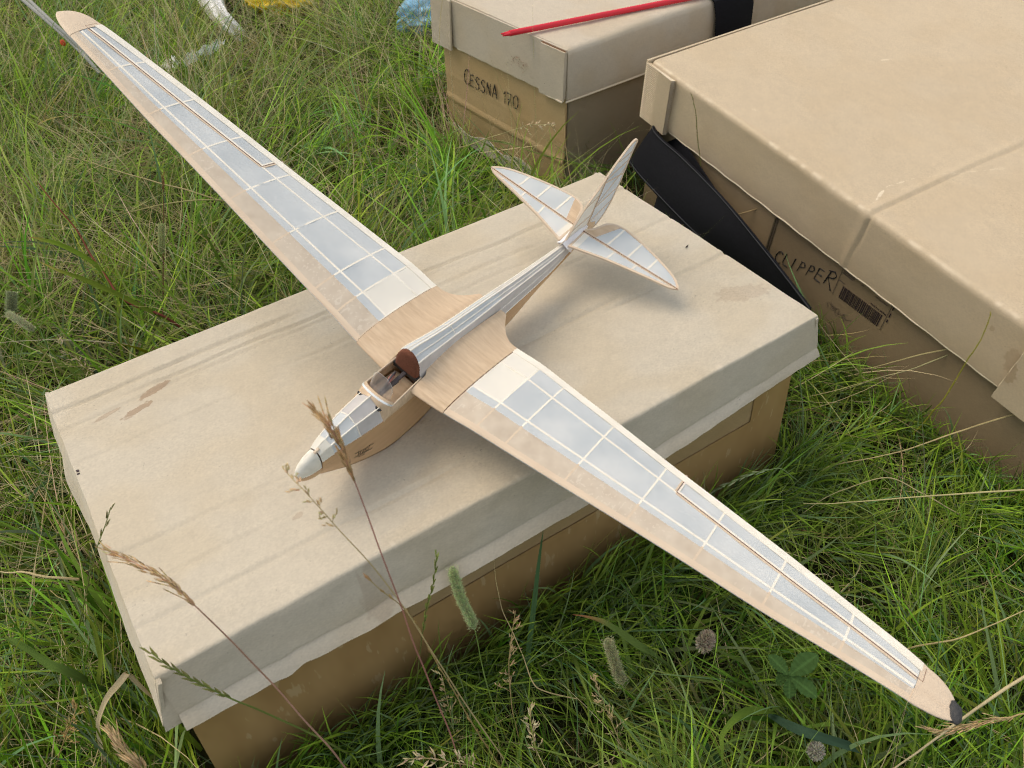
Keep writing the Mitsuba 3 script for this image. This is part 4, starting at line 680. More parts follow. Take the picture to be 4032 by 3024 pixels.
# measured positions (metres) of the single grasses
STALKS = [
    {'kind': 'feather', 'name': 'grass_stalk', 'label': 'tall brown feathery grass head leaning over the near left end of the pale box lid', 'cat': 'grass stalk', 'P': [[-.3139, .3207, .4], [-.2912, .3087, .4], [-.2716, .2985, .395], [-.2537, .2878, .39], [-.2412, .2773, .38], [-.2163, .2625, .29], [-.1822, .2394, .14], [-.1746, .2374, .02]], 'head': 5, 'c': [.48, .34, .19], 'cs': [.44, .27, .2], 'r': .0009},
    {'kind': 'feather', 'name': 'grass_stalk', 'label': 'brown grass head crossing in front of the glider nose on a long red stem', 'cat': 'grass stalk', 'P': [[-.1271, .328, .53], [-.1152, .3131, .53], [-.1091, .3033, .52], [-.1054, .2943, .51], [-.1029, .289, .5], [-.1017, .2878, .47], [-.099, .2814, .44], [-.0937, .2727, .37], [-.0891, .2648, .31], [-.087, .2646, .22], [-.0818, .2586, .14], [-.0787, .2511, .06], [-.0758, .2381, .01]], 'head': 5, 'c': [.46, .31, .16], 'cs': [.44, .22, .18], 'r': .0008},
    {'kind': 'wisp', 'name': 'grass_stalk', 'label': 'pale wispy grass head just below the glider nose on a straw stem', 'cat': 'grass stalk', 'P': [[-.1658, .338, .46], [-.1508, .3199, .46], [-.1389, .3084, .45], [-.1272, .2999, .43], [-.1175, .2943, .41], [-.0958, .2866, .33], [-.0671, .2709, .2], [-.0304, .2509, .05], [-.0187, .2344, .01]], 'head': 4, 'c': [.68, .54, .32], 'cs': [.52, .43, .23], 'r': .0007, 'sc': .8},
    {'kind': 'rye', 'name': 'grass_stalk', 'label': 'straw coloured spiked grass ear crossing the red stem below the pale box lid', 'cat': 'grass stalk', 'P': [[-.1173, .2957, .37], [-.11, .2938, .35], [-.098, .2959, .31], [-.082, .2885, .22], [-.0619, .274, .12], [-.037, .2545, .03]], 'head': 6, 'c': [.46, .33, .15], 'cs': [.42, .33, .15], 'r': .0007, 'sl': .011, 'n': 22},
    {'kind': 'rye', 'name': 'grass_stalk', 'label': 'thin green spiked grass ear upright against the front of the pale box lid', 'cat': 'grass stalk', 'P': [[-.0781, .3591, .29], [-.0838, .3463, .265], [-.093, .3397, .235], [-.1016, .3297, .2], [-.1144, .3336, .13], [-.1376, .3028, .02]], 'head': 4, 'c': [.22, .27, .07], 'cs': [.17, .2, .06], 'r': .0007, 'sl': .01, 'n': 16},
    {'kind': 'timothy', 'name': 'grass_stalk', 'label': 'upright green cylindrical grass head before the brown box side', 'cat': 'grass stalk', 'P': [[-.0693, .3725, .245], [-.0638, .3568, .225], [-.0531, .336, .19], [-.0501, .3247, .14], [-.0438, .3065, .09], [-.0289, .2626, .01]], 'head': 3, 'c': [.47, .56, .3], 'cs': [.2, .3, .08], 'r': .0008, 'hr': .0052},
    {'kind': 'timothy', 'name': 'grass_stalk', 'label': 'short grey green cylindrical grass head right of the bent straw stem in the dark grass', 'cat': 'grass stalk', 'P': [[.0783, .34, .14], [.0829, .3239, .125], [.0909, .3083, .1], [.1009, .2969, .05], [.1118, .2763, .01]], 'head': 3, 'c': [.42, .44, .26], 'cs': [.2, .24, .08], 'r': .0008, 'hr': .0058},
    {'kind': 'wisp', 'name': 'grass_stalk', 'label': 'dry pale grass ear standing right of the green cylindrical head', 'cat': 'grass stalk', 'P': [[-.0123, .3621, .17], [-.0178, .3469, .15], [-.0234, .3307, .11], [-.0244, .3123, .08], [-.0201, .2896, .04], [-.0163, .266, .01]], 'head': 4, 'c': [.56, .42, .24], 'cs': [.5, .39, .19], 'r': .0007},
    {'kind': 'none', 'name': 'straw_stem', 'label': 'thin pale straw stem bent sharply beside the dry grass ear', 'cat': 'straw stem', 'P': [[-.0303, .4041, .215], [-.031, .3908, .19], [-.0269, .3763, .15], [-.0095, .3443, .115], [.0055, .313, .09], [.0458, .3121, .06]], 'cs': [.55, .45, .25], 'r': .0007},
    {'kind': 'rye', 'name': 'grass_stalk', 'label': 'green spiked grass ear lying across the front left corner of the pale box lid', 'cat': 'grass stalk', 'P': [[-.2869, .263, .34], [-.2749, .2559, .33], [-.2646, .2541, .31], [-.2427, .2517, .27], [-.2287, .2558, .22], [-.2057, .2664, .12], [-.1847, .2741, .02]], 'head': 4, 'c': [.25, .26, .09], 'cs': [.2, .26, .07], 'r': .0011, 'sl': .012, 'n': 16},
    {'kind': 'rye', 'name': 'grass_stalk', 'label': 'narrow green brown grass ear rising along the left edge of the pale box lid', 'cat': 'grass stalk', 'P': [[-.359, .401, .34], [-.3712, .3968, .32], [-.3845, .391, .3], [-.4144, .3934, .25], [-.4491, .3983, .19], [-.5324, .4316, .05]], 'head': 5, 'c': [.2, .2, .08], 'cs': [.18, .24, .06], 'r': .0009, 'sl': .011, 'n': 15},
    {'kind': 'wisp', 'name': 'grass_stalk', 'label': 'pale dry grass ear left of the green cylindrical head near the bottom edge', 'cat': 'grass stalk', 'P': [[-.0916, .3195, .13], [-.0897, .3106, .1], [-.0887, .2968, .06], [-.0789, .2764, .02]], 'head': 4, 'c': [.57, .47, .27], 'cs': [.5, .42, .22], 'r': .0006},
    {'kind': 'wisp', 'name': 'grass_stalk', 'label': 'pale dry grass ear left of the short grey green cylindrical head', 'cat': 'grass stalk', 'P': [[.0602, .3087, .13], [.0691, .2986, .09], [.0841, .2763, .05], [.0968, .2571, .01]], 'head': 3, 'c': [.58, .48, .27], 'cs': [.5, .42, .22], 'r': .0006},
    {'kind': 'wisp', 'name': 'grass_stalk', 'label': 'small branched cream seed head low between the dry ears at the bottom edge', 'cat': 'grass stalk', 'P': [[-.0046, .2875, .1], [-.004, .2772, .08], [-.0019, .2642, .05], [.0004, .2556, .01]], 'head': 3, 'c': [.63, .55, .36], 'cs': [.5, .42, .22], 'r': .0006},
    {'kind': 'wisp', 'name': 'grass_stalk', 'label': 'bushy cream grass head lying flat at the bottom edge of the picture', 'cat': 'grass stalk', 'P': [[-.124, .2445, .12], [-.102, .2439, .12], [-.0788, .2408, .11], [-.0613, .2427, .08], [-.042, .242, .02]], 'head': 4, 'c': [.6, .52, .34], 'cs': [.5, .42, .22], 'r': .0007, 'sc': 1.3},
    {'kind': 'none', 'name': 'straw_stem', 'label': 'long pale straw stem reaching in from the right edge beside the wing tip', 'cat': 'straw stem', 'P': [[.5006, .3337, .16], [.4403, .3232, .125], [.41, .3397, .06], [.4128, .3481, .02]], 'cs': [.56, .48, .26], 'r': .0011},
    {'kind': 'none', 'name': 'straw_stem', 'label': 'thick cream straw stem crossing the bottom right corner under the wing tip', 'cat': 'straw stem', 'P': [[.3181, .2047, .1], [.3885, .2362, .14], [.4245, .2525, .155], [.471, .2723, .16]], 'cs': [.62, .54, .34], 'r': .0015},
    {'kind': 'feather', 'name': 'grass_stalk', 'label': 'fluffy pale grass head lying right of the black wing tip weight', 'cat': 'grass stalk', 'P': [[.3589, .2358, .13], [.3796, .2311, .135], [.4093, .2347, .14], [.4412, .238, .14], [.4702, .2447, .13]], 'head': 4, 'c': [.52, .4, .22], 'cs': [.5, .4, .2], 'r': .0008},
    {'kind': 'none', 'name': 'straw_stem', 'label': 'flattened thick straw stem on the grass between the pale box and the right box', 'cat': 'straw stem', 'P': [[.3906, .5846, .05], [.4134, .5911, .06], [.4758, .5892, .075], [.5677, .6067, .09], [.672, .6218, .11]], 'cs': [.52, .44, .24], 'r': .0012},
    {'kind': 'none', 'name': 'straw_stem', 'label': 'slim straw stem leaning on the right box below its lid edge', 'cat': 'straw stem', 'P': [[.5082, .7743, .04], [.5324, .7522, .07], [.5707, .7318, .11], [.5959, .7147, .135]], 'cs': [.5, .44, .24], 'r': .0011},
    {'kind': 'none', 'name': 'straw_stem', 'label': 'second slim straw stem leaning on the right box just under the first', 'cat': 'straw stem', 'P': [[.4695, .7383, .03], [.5151, .7338, .06], [.5689, .7191, .1], [.6057, .7143, .13]], 'cs': [.46, .44, .25], 'r': .0009},
    {'kind': 'rye', 'name': 'grass_stalk', 'label': 'yellow green knotted grass stalk rising in front of the right box', 'cat': 'grass stalk', 'P': [[.574, .6566, .25], [.5738, .6505, .21], [.5737, .6541, .17], [.5671, .6495, .11], [.5655, .656, .07], [.5524, .6564, .02]], 'head': 4, 'c': [.42, .36, .08], 'cs': [.36, .36, .05], 'r': .001, 'sl': .006, 'n': 12},
    {'kind': 'none', 'name': 'straw_stem', 'label': 'long level straw stem reaching the right edge below the right box', 'cat': 'straw stem', 'P': [[.3391, .5089, .1], [.4082, .4996, .11], [.49, .4936, .12], [.5933, .4869, .13]], 'cs': [.5, .46, .24], 'r': .0011},
    {'kind': 'none', 'name': 'straw_stem', 'label': 'straw stem bent into a low gable behind the trailing edge of the wing', 'cat': 'straw stem', 'P': [[.3563, .5274, .05], [.4019, .538, .08], [.4482, .5372, .1], [.4947, .5245, .08], [.552, .5164, .04]], 'cs': [.52, .46, .26], 'r': .0009},
    {'kind': 'none', 'name': 'grass_stalk', 'label': 'upright green stem by the near right corner of the pale box', 'cat': 'grass stalk', 'P': [[.3711, .6714, .16], [.3846, .6592, .1], [.3936, .6431, .05], [.4041, .637, .01]], 'cs': [.22, .32, .16], 'r': .001},
    {'kind': 'rye', 'name': 'grass_stalk', 'label': 'green and white grass ear drooping behind the wing next to the brown box side', 'cat': 'grass stalk', 'P': [[.233, .5328, .1], [.2538, .5348, .115], [.2836, .5445, .12], [.3101, .5484, .12], [.3469, .5627, .08], [.3784, .5738, .03]], 'head': 4, 'c': [.34, .42, .24], 'cs': [.24, .34, .14], 'r': .0009, 'sl': .012, 'n': 13},
    {'kind': 'none', 'name': 'grass_stalk', 'label': 'dark red dying grass stem arching in the grass under the far wing', 'cat': 'grass stalk', 'P': [[-.774, 1.1757, .21], [-.7452, 1.1387, .2], [-.7075, 1.1006, .17], [-.6805, 1.0609, .15], [-.6392, 1.0053, .13], [-.6138, .972, .115], [-.5536, .9548, .09], [-.5298, .9588, .04]], 'cs': [.2, .07, .05], 'r': .0021},
    {'kind': 'rye', 'name': 'grass_stalk', 'label': 'very thin dark red stalk upright behind the back edge of the pale box', 'cat': 'grass stalk', 'P': [[-.5209, 1.0838, .26], [-.5238, 1.0659, .24], [-.553, 1.0346, .14], [-.5735, .9786, .05], [-.5781, .9522, .02]], 'head': 2, 'c': [.22, .13, .06], 'cs': [.17, .07, .06], 'r': .0009, 'sl': .009, 'n': 7},
    {'kind': 'timothy', 'name': 'grass_stalk', 'label': 'slim green cylindrical grass head beside the thin dark red stalk', 'cat': 'grass stalk', 'P': [[-.5362, 1.0465, .2], [-.5364, 1.0278, .185], [-.5407, 1.0151, .165], [-.565, 1.0018, .09], [-.5781, .9522, .02]], 'head': 3, 'c': [.42, .47, .23], 'cs': [.2, .27, .08], 'r': .0009, 'hr': .0048},
    {'kind': 'timothy', 'name': 'grass_stalk', 'label': 'grey green cylindrical grass head upright at the left edge of the picture', 'cat': 'grass stalk', 'P': [[-.7106, .8926, .205], [-.7132, .8841, .195], [-.7188, .8784, .18], [-.7423, .8486, .09], [-.7561, .8071, .01]], 'head': 3, 'c': [.38, .43, .26], 'cs': [.2, .27, .08], 'r': .0014, 'hr': .0068},
    {'kind': 'timothy', 'name': 'grass_stalk', 'label': 'drooping pale green cylindrical grass head at the left edge of the picture', 'cat': 'grass stalk', 'P': [[-.6878, .8318, .215], [-.6692, .8201, .21], [-.6541, .8123, .195], [-.6562, .8397, .12], [-.6428, .8555, .02]], 'head': 3, 'c': [.46, .49, .3], 'cs': [.22, .3, .1], 'r': .0008, 'hr': .005},
    {'kind': 'wisp', 'name': 'grass_stalk', 'label': 'small cream seed spray near the back left corner of the pale box', 'cat': 'grass stalk', 'P': [[-.6371, .8229, .17], [-.6263, .8109, .155], [-.6182, .8116, .13], [-.6261, .8324, .09], [-.6425, .8646, .01]], 'head': 4, 'c': [.62, .54, .36], 'cs': [.5, .42, .22], 'r': .0007},
    {'kind': 'airy', 'name': 'grass_stalk', 'label': 'airy brown panicle standing against the corner of the lettered far box', 'cat': 'grass stalk', 'P': [[.0601, 1.4428, .25], [.0935, 1.4267, .23], [.1356, 1.407, .2], [.1664, 1.3993, .15], [.1773, 1.3903, .1], [.2028, 1.3672, .02]], 'head': 5, 'c': [.32, .2, .14], 'cs': [.3, .24, .14], 'r': .0005},
    {'kind': 'wisp', 'name': 'grass_stalk', 'label': 'pale nodding grass ear in front of the lettered far box', 'cat': 'grass stalk', 'P': [[.1074, 1.2594, .2], [.0924, 1.2561, .21], [.0681, 1.2595, .21], [.0444, 1.2666, .2], [-.0164, 1.3453, .14], [-.0603, 1.4117, .09], [-.0999, 1.5107, .03]], 'head': 4, 'c': [.66, .58, .4], 'cs': [.5, .45, .25], 'r': .001},
    {'kind': 'rye', 'name': 'grass_stalk', 'label': 'green bent grass ear pointing left below the lettering on the far box', 'cat': 'grass stalk', 'P': [[-.0127, 1.304, .16], [.0178, 1.3003, .155], [.0427, 1.2891, .15], [.0712, 1.2829, .14], [.183, 1.3197, .08], [.2429, 1.3573, .04]], 'head': 3, 'c': [.3, .34, .14], 'cs': [.22, .34, .08], 'r': .0011, 'sl': .013, 'n': 11},
    {'kind': 'none', 'name': 'straw_stem', 'label': 'tall thin straw stem standing along the left edge of the far box', 'cat': 'straw stem', 'P': [[-.0807, 1.5828, .32], [-.0964, 1.5347, .25], [-.1035, 1.4884, .2], [-.1006, 1.4567, .15], [-.0948, 1.4278, .1], [-.0948, 1.452, .02]], 'cs': [.5, .44, .22], 'r': .0009},
    {'kind': 'rye', 'name': 'grass_stalk', 'label': 'slender green ear standing in front of the left corner of the right box', 'cat': 'grass stalk', 'P': [[.3209, 1.1688, .29], [.3288, 1.1566, .26], [.3363, 1.1535, .22], [.3447, 1.1472, .18], [.3497, 1.1255, .13], [.3609, 1.0932, .03]], 'head': 4, 'c': [.27, .22, .12], 'cs': [.22, .24, .07], 'r': .001, 'sl': .008, 'n': 13},
    {'kind': 'none', 'name': 'straw_stem', 'label': 'straw stem leaning across the black strap towards the right box', 'cat': 'straw stem', 'P': [[.2889, 1.103, .08], [.334, 1.0741, .11], [.3794, 1.0572, .13], [.4043, 1.0502, .14], [.4246, 1.04, .155]], 'cs': [.42, .32, .18], 'r': .0012},
    {'kind': 'feather', 'name': 'grass_stalk', 'label': 'pale furry grass head at the bottom left corner', 'cat': 'grass stalk', 'P': [[-.3712, .2557, .21], [-.3623, .246, .205], [-.3532, .2378, .2], [-.3449, .2297, .19], [-.342, .2219, .15]], 'head': 5, 'c': [.55, .42, .24], 'cs': [.5, .4, .2], 'r': .0008, 'sc': 1.4},
    {'kind': 'wisp', 'name': 'grass_stalk', 'label': 'dry tan grass head low by the front left corner of the box', 'cat': 'grass stalk', 'P': [[-.4504, .3068, .14], [-.4633, .2969, .12], [-.4822, .2903, .09], [-.5229, .287, .02]], 'head': 3, 'c': [.44, .32, .14], 'cs': [.4, .3, .14], 'r': .0008},
    {'kind': 'none', 'name': 'straw_stem', 'label': 'long pale straw stem lying across the grass left of the far wing panel', 'cat': 'straw stem', 'P': [[-.8559, 1.416, .13], [-.7734, 1.3591, .14], [-.6766, 1.3008, .14], [-.5938, 1.2669, .13], [-.4965, 1.2472, .1]], 'cs': [.42, .37, .2], 'r': .0014},
    {'kind': 'none', 'name': 'straw_stem', 'label': 'curved straw stem arching through the grass below the far wing', 'cat': 'straw stem', 'P': [[-.8267, 1.2615, .05], [-.6998, 1.2347, .1], [-.6134, 1.2287, .12], [-.5402, 1.2193, .13], [-.4944, 1.2258, .12]], 'cs': [.38, .36, .17], 'r': .0014},
    {'kind': 'none', 'name': 'straw_stem', 'label': 'pale straw stem sloping down to the left end of the pale box', 'cat': 'straw stem', 'P': [[-.6066, .48, .12], [-.5655, .4699, .13], [-.5344, .465, .125], [-.516, .4683, .11]], 'cs': [.58, .5, .3], 'r': .0016}]
BLADES = [
    {'label': 'broad yellow tipped green blade arching over the back left edge of the pale box', 'P': [[-.7124, .9822, .19], [-.6619, .9586, .18], [-.6141, .952, .15], [-.5744, .9511, .11], [-.5502, .9621, .07], [-.5312, .9662, .03]], 'w': .009, 'c': [.17, .24, .035], 'name': 'broad_grass'},
    {'label': 'arching bright green blade with a brown tip above the yellow tipped blade', 'P': [[-.7765, 1.0791, .17], [-.7223, 1.0478, .18], [-.684, 1.0352, .165], [-.6534, 1.0218, .14], [-.633, .9974, .1], [-.6222, .9946, .04]], 'w': .009, 'c': [.15, .24, .03], 'name': 'broad_grass'},
    {'label': 'upright green blade growing between the far wing and the back edge of the box', 'P': [[-.4685, 1.0282, .22], [-.4628, 1.0184, .19], [-.4567, 1.0183, .13], [-.4492, 1.0246, .06], [-.4435, 1.0207, .01]], 'w': .008, 'c': [.15, .24, .04], 'name': 'broad_grass'},
    {'label': 'wide blue green blade standing before the brown side of the pale box', 'P': [[.0224, .4421, .19], [.0145, .4175, .16], [.0044, .385, .11], [-.0056, .3505, .06], [-.0203, .2997, .01]], 'w': .007, 'c': [.1, .19, .08], 'name': 'broad_grass'},
    {'label': 'green blade with a torn red tip arching left of the clover head', 'P': [[.0466, .373, .13], [.0711, .3635, .135], [.0936, .3562, .12], [.1197, .3468, .095], [.1426, .3461, .06], [.1762, .3318, .01]], 'w': .009, 'c': [.15, .23, .06], 'name': 'broad_grass'},
    {'label': 'pale dead leaf folded over at the front left corner of the box', 'P': [[-.3944, .3262, .1], [-.3783, .3127, .17], [-.3751, .3089, .205], [-.3908, .3013, .19], [-.4181, .3009, .15], [-.4392, .2987, .11], [-.4538, .2889, .06], [-.4664, .2769, .01]], 'w': .007, 'c': [.55, .47, .3], 'name': 'dead_leaf'},
    {'label': 'broad dark green blade bending across the bottom left corner', 'P': [[-.5882, .4081, .1], [-.5238, .3737, .14], [-.4803, .3466, .15], [-.4591, .3407, .12], [-.4588, .348, .07], [-.4526, .3433, .02]], 'w': .01, 'c': [.1, .17, .04], 'name': 'broad_grass'},
    {'label': 'upright yellow green blade left of the dead leaf', 'P': [[-.4456, .3833, .2], [-.4341, .3685, .18], [-.4384, .3581, .15], [-.4592, .3511, .1], [-.4772, .3417, .05], [-.4923, .3419, .01]], 'w': .009, 'c': [.2, .27, .04], 'name': 'broad_grass'},
    {'label': 'wide blue green blade in the bottom right corner below the wing tip', 'P': [[.2338, .2889, .06], [.2444, .2635, .09], [.2607, .2493, .1], [.2882, .243, .09], [.3257, .2401, .05]], 'w': .011, 'c': [.07, .13, .08], 'name': 'broad_grass'},
    {'label': 'curled bright green blade under the near wing at the bottom edge', 'P': [[.171, .2199, .11], [.1713, .2377, .13], [.1848, .2536, .13], [.2124, .2697, .11], [.2448, .2738, .08], [.2762, .2715, .02]], 'w': .009, 'c': [.15, .24, .04], 'name': 'broad_grass'},
    {'label': 'yellow green blade with a dead tip behind the back left corner of the pale box', 'P': [[-.6147, .8282, .17], [-.5868, .8249, .165], [-.5644, .8278, .15], [-.5478, .8445, .12], [-.5517, .8896, .06]], 'w': .006, 'c': [.3, .33, .04], 'name': 'broad_grass'}]
EXTRA = {'leaf_centre': [.2561, .299, .115], 'leaf_tips': [[.2415, .3204, .12], [.2834, .3108, .135], [.2447, .2993, .1], [.2535, .28, .105], [.2783, .2772, .115]], 'clover': [[[.1851, .347, .1], [.1906, .3525, .105], .0085, .014], [[.2684, .2349, .09], [.2686, .2367, .095], .0065, .009]]}
# ---------------------------------------------------------------- single grasses: stems, ears, blades, leaves
def spikelet(p, d, l, w, k=0.0):
    """a small pointed husk: six-sided spindle of length l along d from p"""
    d = d / np.linalg.norm(d); a = np.cross(d, [.31, .2, .93]); a /= np.linalg.norm(a); b = np.cross(d, a)
    th = np.arange(5) * 2 * np.pi / 5 + k; V = [p]
    for f, r in ((.3, 1.0), (.65, .75)): V += [p + d * l * f + w * r * (np.cos(t) * a + .6 * np.sin(t) * b) for t in th]
    V.append(p + d * l); F = []
    for j in range(5):
        n = (j + 1) % 5; F += [(0, 1 + n, 1 + j), (1 + j, 1 + n, 6 + n), (1 + j, 6 + n, 6 + j), (6 + j, 6 + n, 11)]
    return np.array(V), np.array(F)
def along(P, s):
    d = np.r_[0, np.cumsum(np.linalg.norm(np.diff(P, axis=0), axis=1))]; s = np.asarray(s) * d[-1]
    return np.stack([np.interp(s, d, P[:, k]) for k in range(3)], -1)
def colors(ms, cs):
    return np.vstack([np.broadcast_to(np.asarray(c, float), (len(m[0]), 3)) for m, c in zip(ms, cs)])
def vary(c, r, a=.18): return np.clip(np.asarray(c) * (1 + a * r.normal()) * (1 + .06 * r.normal(size=3)), .01, .9)
def stalk(i, d):
    r = np.random.default_rng(100 + i); P = smooth_path(d['P'], 60); kind = d['kind']
    P = P + .0012 * (meshkit.noise(np.stack([np.linspace(0, 9, 60), np.full(60, i), np.zeros(60)], -1), 3) - .5)[:, None]
    lh = 0.0
    if 'head' in d:
        q = np.array(d['P']); sg = np.linalg.norm(np.diff(q, axis=0), axis=1); lh = sg[:d['head'] - 1].sum() / sg.sum()
    rr = d['r'] * np.clip(.45 + .7 * np.linspace(0, 1, 60), .4, 1.0)
    stem = tube(P, rr, 6); cs = np.asarray(d['cs']); tt = np.linspace(0, 1, 60)
    cols = cs * (1 + .25 * (meshkit.noise(np.stack([tt * 14, tt * 0 + i, tt * 0], -1), 5) - .5))[:, None]
    stemc = np.vstack([np.repeat(cols, 6, 0), cols[:1], cols[-1:]])
    key = numbered(d['name']); place = key
    tag(key, d['label'], d['cat'].replace('_', ' '), 'single grass stalks' if d['name'] == 'grass_stalk' else 'single straw stems')
    if kind == 'none':
        scene[key] = ply(stem, 'dry_blade', smooth=True, color=stemc); return
    scene[key + '__stem'] = ply(stem, 'dry_blade', smooth=True, color=stemc)
    ms, cc = [], []; sc = d.get('sc', 1.0); H = along(P, np.linspace(0, lh, 40)); L = np.linalg.norm(np.diff(H, axis=0), axis=1).sum()
    def at(s): j = min(int(s * 39), 38); t = H[j] - H[j + 1]; t = t / np.linalg.norm(t); return H[j] + (H[j + 1] - H[j]) * (s * 39 - j), t
    def side():
        v = r.normal(size=3); return v / np.linalg.norm(v)
    if kind == 'feather':
        n = int(150 * sc)
        for k in range(n):
            s = (k + r.random()) / n; p, t = at(s); o = side(); o -= t * (o @ t); o /= np.linalg.norm(o); env = (.25 + np.sin(np.pi * min(1, .1 + s * .95)) ** .8)
            q = p + o * (.0022 * sc * env * r.random()) ; l = (.005 + .005 * r.random()) * sc; dd = t + o * (.08 + .20 * r.random())
            ms.append(spikelet(q, dd, l, .00050 * sc, r.random())); cc.append(vary(d['c'], r, .25))
        for k in range(7):
            s = .15 + .8 * r.random(); p, t = at(s); o = side(); o -= t * (o @ t); o /= np.linalg.norm(o)
            for j in range(7): ms.append(spikelet(p + t * .0022 * j + o * (.0012 + .0008 * j) , t + .35 * o, .006 * sc, .0005, r.random())); cc.append(vary(d['c'], r, .25))
    elif kind == 'timothy':
        hr = d['hr']; base = []
        n = 900; sv = (np.arange(n) + .5) / n; ang = np.arange(n) * 2.39996
        for k in range(n):
            p, t = at(sv[k]); a = np.cross(t, [.3, .5, .8]); a /= np.linalg.norm(a); b = np.cross(t, a); o = math.cos(ang[k]) * a + math.sin(ang[k]) * b
            e = min(1, (sv[k] / .12 + .12) ** .6, ((1 - sv[k]) / .10 + .15) ** .6); ms.append(spikelet(p + o * hr * .35 * e, o + .55 * t, hr * .80 * e, .00085, k)); cc.append(vary(d['c'], r, .16))
        for k in range(500):
            p, t = at(r.random()); o = side(); o -= t * (o @ t); o /= np.linalg.norm(o); ms.append(spikelet(p + o * hr * .8, o + .5 * t + .3 * side(), hr * (.45 + .35 * r.random()), .00016, k)); cc.append(vary(np.asarray(d['c']) * 1.25, r, .15))
        c0 = tube(H, hr * .55 * np.clip(np.minimum(np.linspace(0, 1, 40) / .12 + .1, (1 - np.linspace(0, 1, 40)) / .10 + .1), 0, 1) ** .6, 10); ms.append(c0); cc.append(np.asarray(d['c']) * .7)
    elif kind == 'rye':
        n = d.get('n', 15); v0 = side()
        for k in range(n):
            s = (k + .3) / n; p, t = at(s); o = v0 - t * (v0 @ t); o /= np.linalg.norm(o); sg = 1 if k % 2 else -1; l = d['sl'] * (.8 + .4 * r.random())
            for j in range(4):
                w_ = np.cross(t, o); ms.append(spikelet(p + t * l * .16 * j + sg * o * .0006, t + sg * o * (.16 + .06 * j) + .10 * w_ * r.normal(), l * (.75 - .06 * j), .00078, r.random())); cc.append(vary(d['c'], r, .2))
    elif kind == 'wisp':
        n = int(16 * sc)
        for k in range(n):
            s = (k + r.random()) / n; p, t = at(s); o = side(); o -= t * (o @ t); o /= np.linalg.norm(o); lb = (.003 + .007 * r.random()) * sc * (.5 + s)
            q = p + (t * .6 + o) * lb; ms.append(tube(np.array([p, (p + q) / 2 + t * .001, q]), .00022, 4)); cc.append(vary(d['cs'], r, .1))
            for j in range(4): ms.append(spikelet(q - (q - p) * .25 * j + side() * .0008, t * .8 + o * .6 + side() * .45, .0058 * sc * (.7 + .6 * r.random()), .0008, r.random())); cc.append(vary(d['c'], r, .18))
    elif kind == 'airy':
        for k in range(64):
            s = r.random() * .95; p, t = at(s); o = side(); o -= t * (o @ t); o /= np.linalg.norm(o); lb = .012 + .055 * r.random() * (.35 + .65 * s)
            q = p + (t * .75 + o) * lb; ms.append(tube(np.array([p, (p + q) / 2 + t * .003, q]), .00016, 3)); cc.append(vary(d['cs'], r, .1))
            for j in range(5):
                e = q - (q - p) * .16 * j + side() * .004; ms.append(spikelet(e, t + side() * .7, .0042, .00062, r.random())); cc.append(vary(d['c'], r, .25))
    scene[key + '__ear'] = ply(join(ms), 'dry_blade', smooth=False, color=colors(ms, cc))
for i, d in enumerate(STALKS): stalk(i, d)
def blade_mesh(P, w, n=40, seed=0, fold=.25):
    P = smooth_path(P, n); t = np.gradient(P, axis=0); t /= np.linalg.norm(t, axis=1, keepdims=True)
    s = np.cross(t, [0, 0, 1.0]); s /= np.maximum(np.linalg.norm(s, axis=1, keepdims=True), 1e-9); nn = np.cross(s, t)
    tt = np.linspace(0, 1, n); wd = w * np.minimum(np.clip(tt / .35, .02, 1) ** .8, 1) * (1 - .3 * tt); q = np.linspace(-1, 1, 5)
    tw = .9 * (meshkit.noise(np.stack([tt * 3 + seed, tt * 0, tt * 0], -1), seed) - .5) * 2; sv = s * np.cos(tw)[:, None] + nn * np.sin(tw)[:, None]; nv = np.cross(sv, t)
    return sheet(P[:, None] + q[None, :, None] * sv[:, None] * wd[:, None, None] * .5 + (np.abs(q) * fold)[None, :, None] * nv[:, None] * wd[:, None, None] * .5, .0002)
for i, d in enumerate(BLADES):
    m = blade_mesh(d['P'], d['w'], 40, i); k = numbered(d['name']); N = len(m[0]) // 2
    tt = np.repeat(np.linspace(0, 1, 40), 5); c = np.array(d['c'])[None] * (1 + .25 * (meshkit.noise(np.stack([tt * 12, np.tile(np.arange(5), 40) * 1.1, tt * 0 + i], -1), 2) - .5))[:, None]
    if 'dead tip' in d['label'] or 'brown tip' in d['label'] or 'yellow tipped' in d['label'] or 'torn red' in d['label']:
        tip = np.array({0: (.42, .36, .10), 1: (.30, .20, .08), 4: (.40, .16, .10)}.get(i, (.46, .36, .20))); g = np.clip(1 - tt / .22, 0, 1)[:, None]; c = c * (1 - g) + tip * g
    scene[k] = ply(m, 'blade' if d['name'] == 'broad_grass' else 'dry_blade', smooth=True, color=np.vstack([c, c])); tag(k, d['label'], d['name'].replace('_', ' '), 'single broad blades' if d['name'] == 'broad_grass' else None)
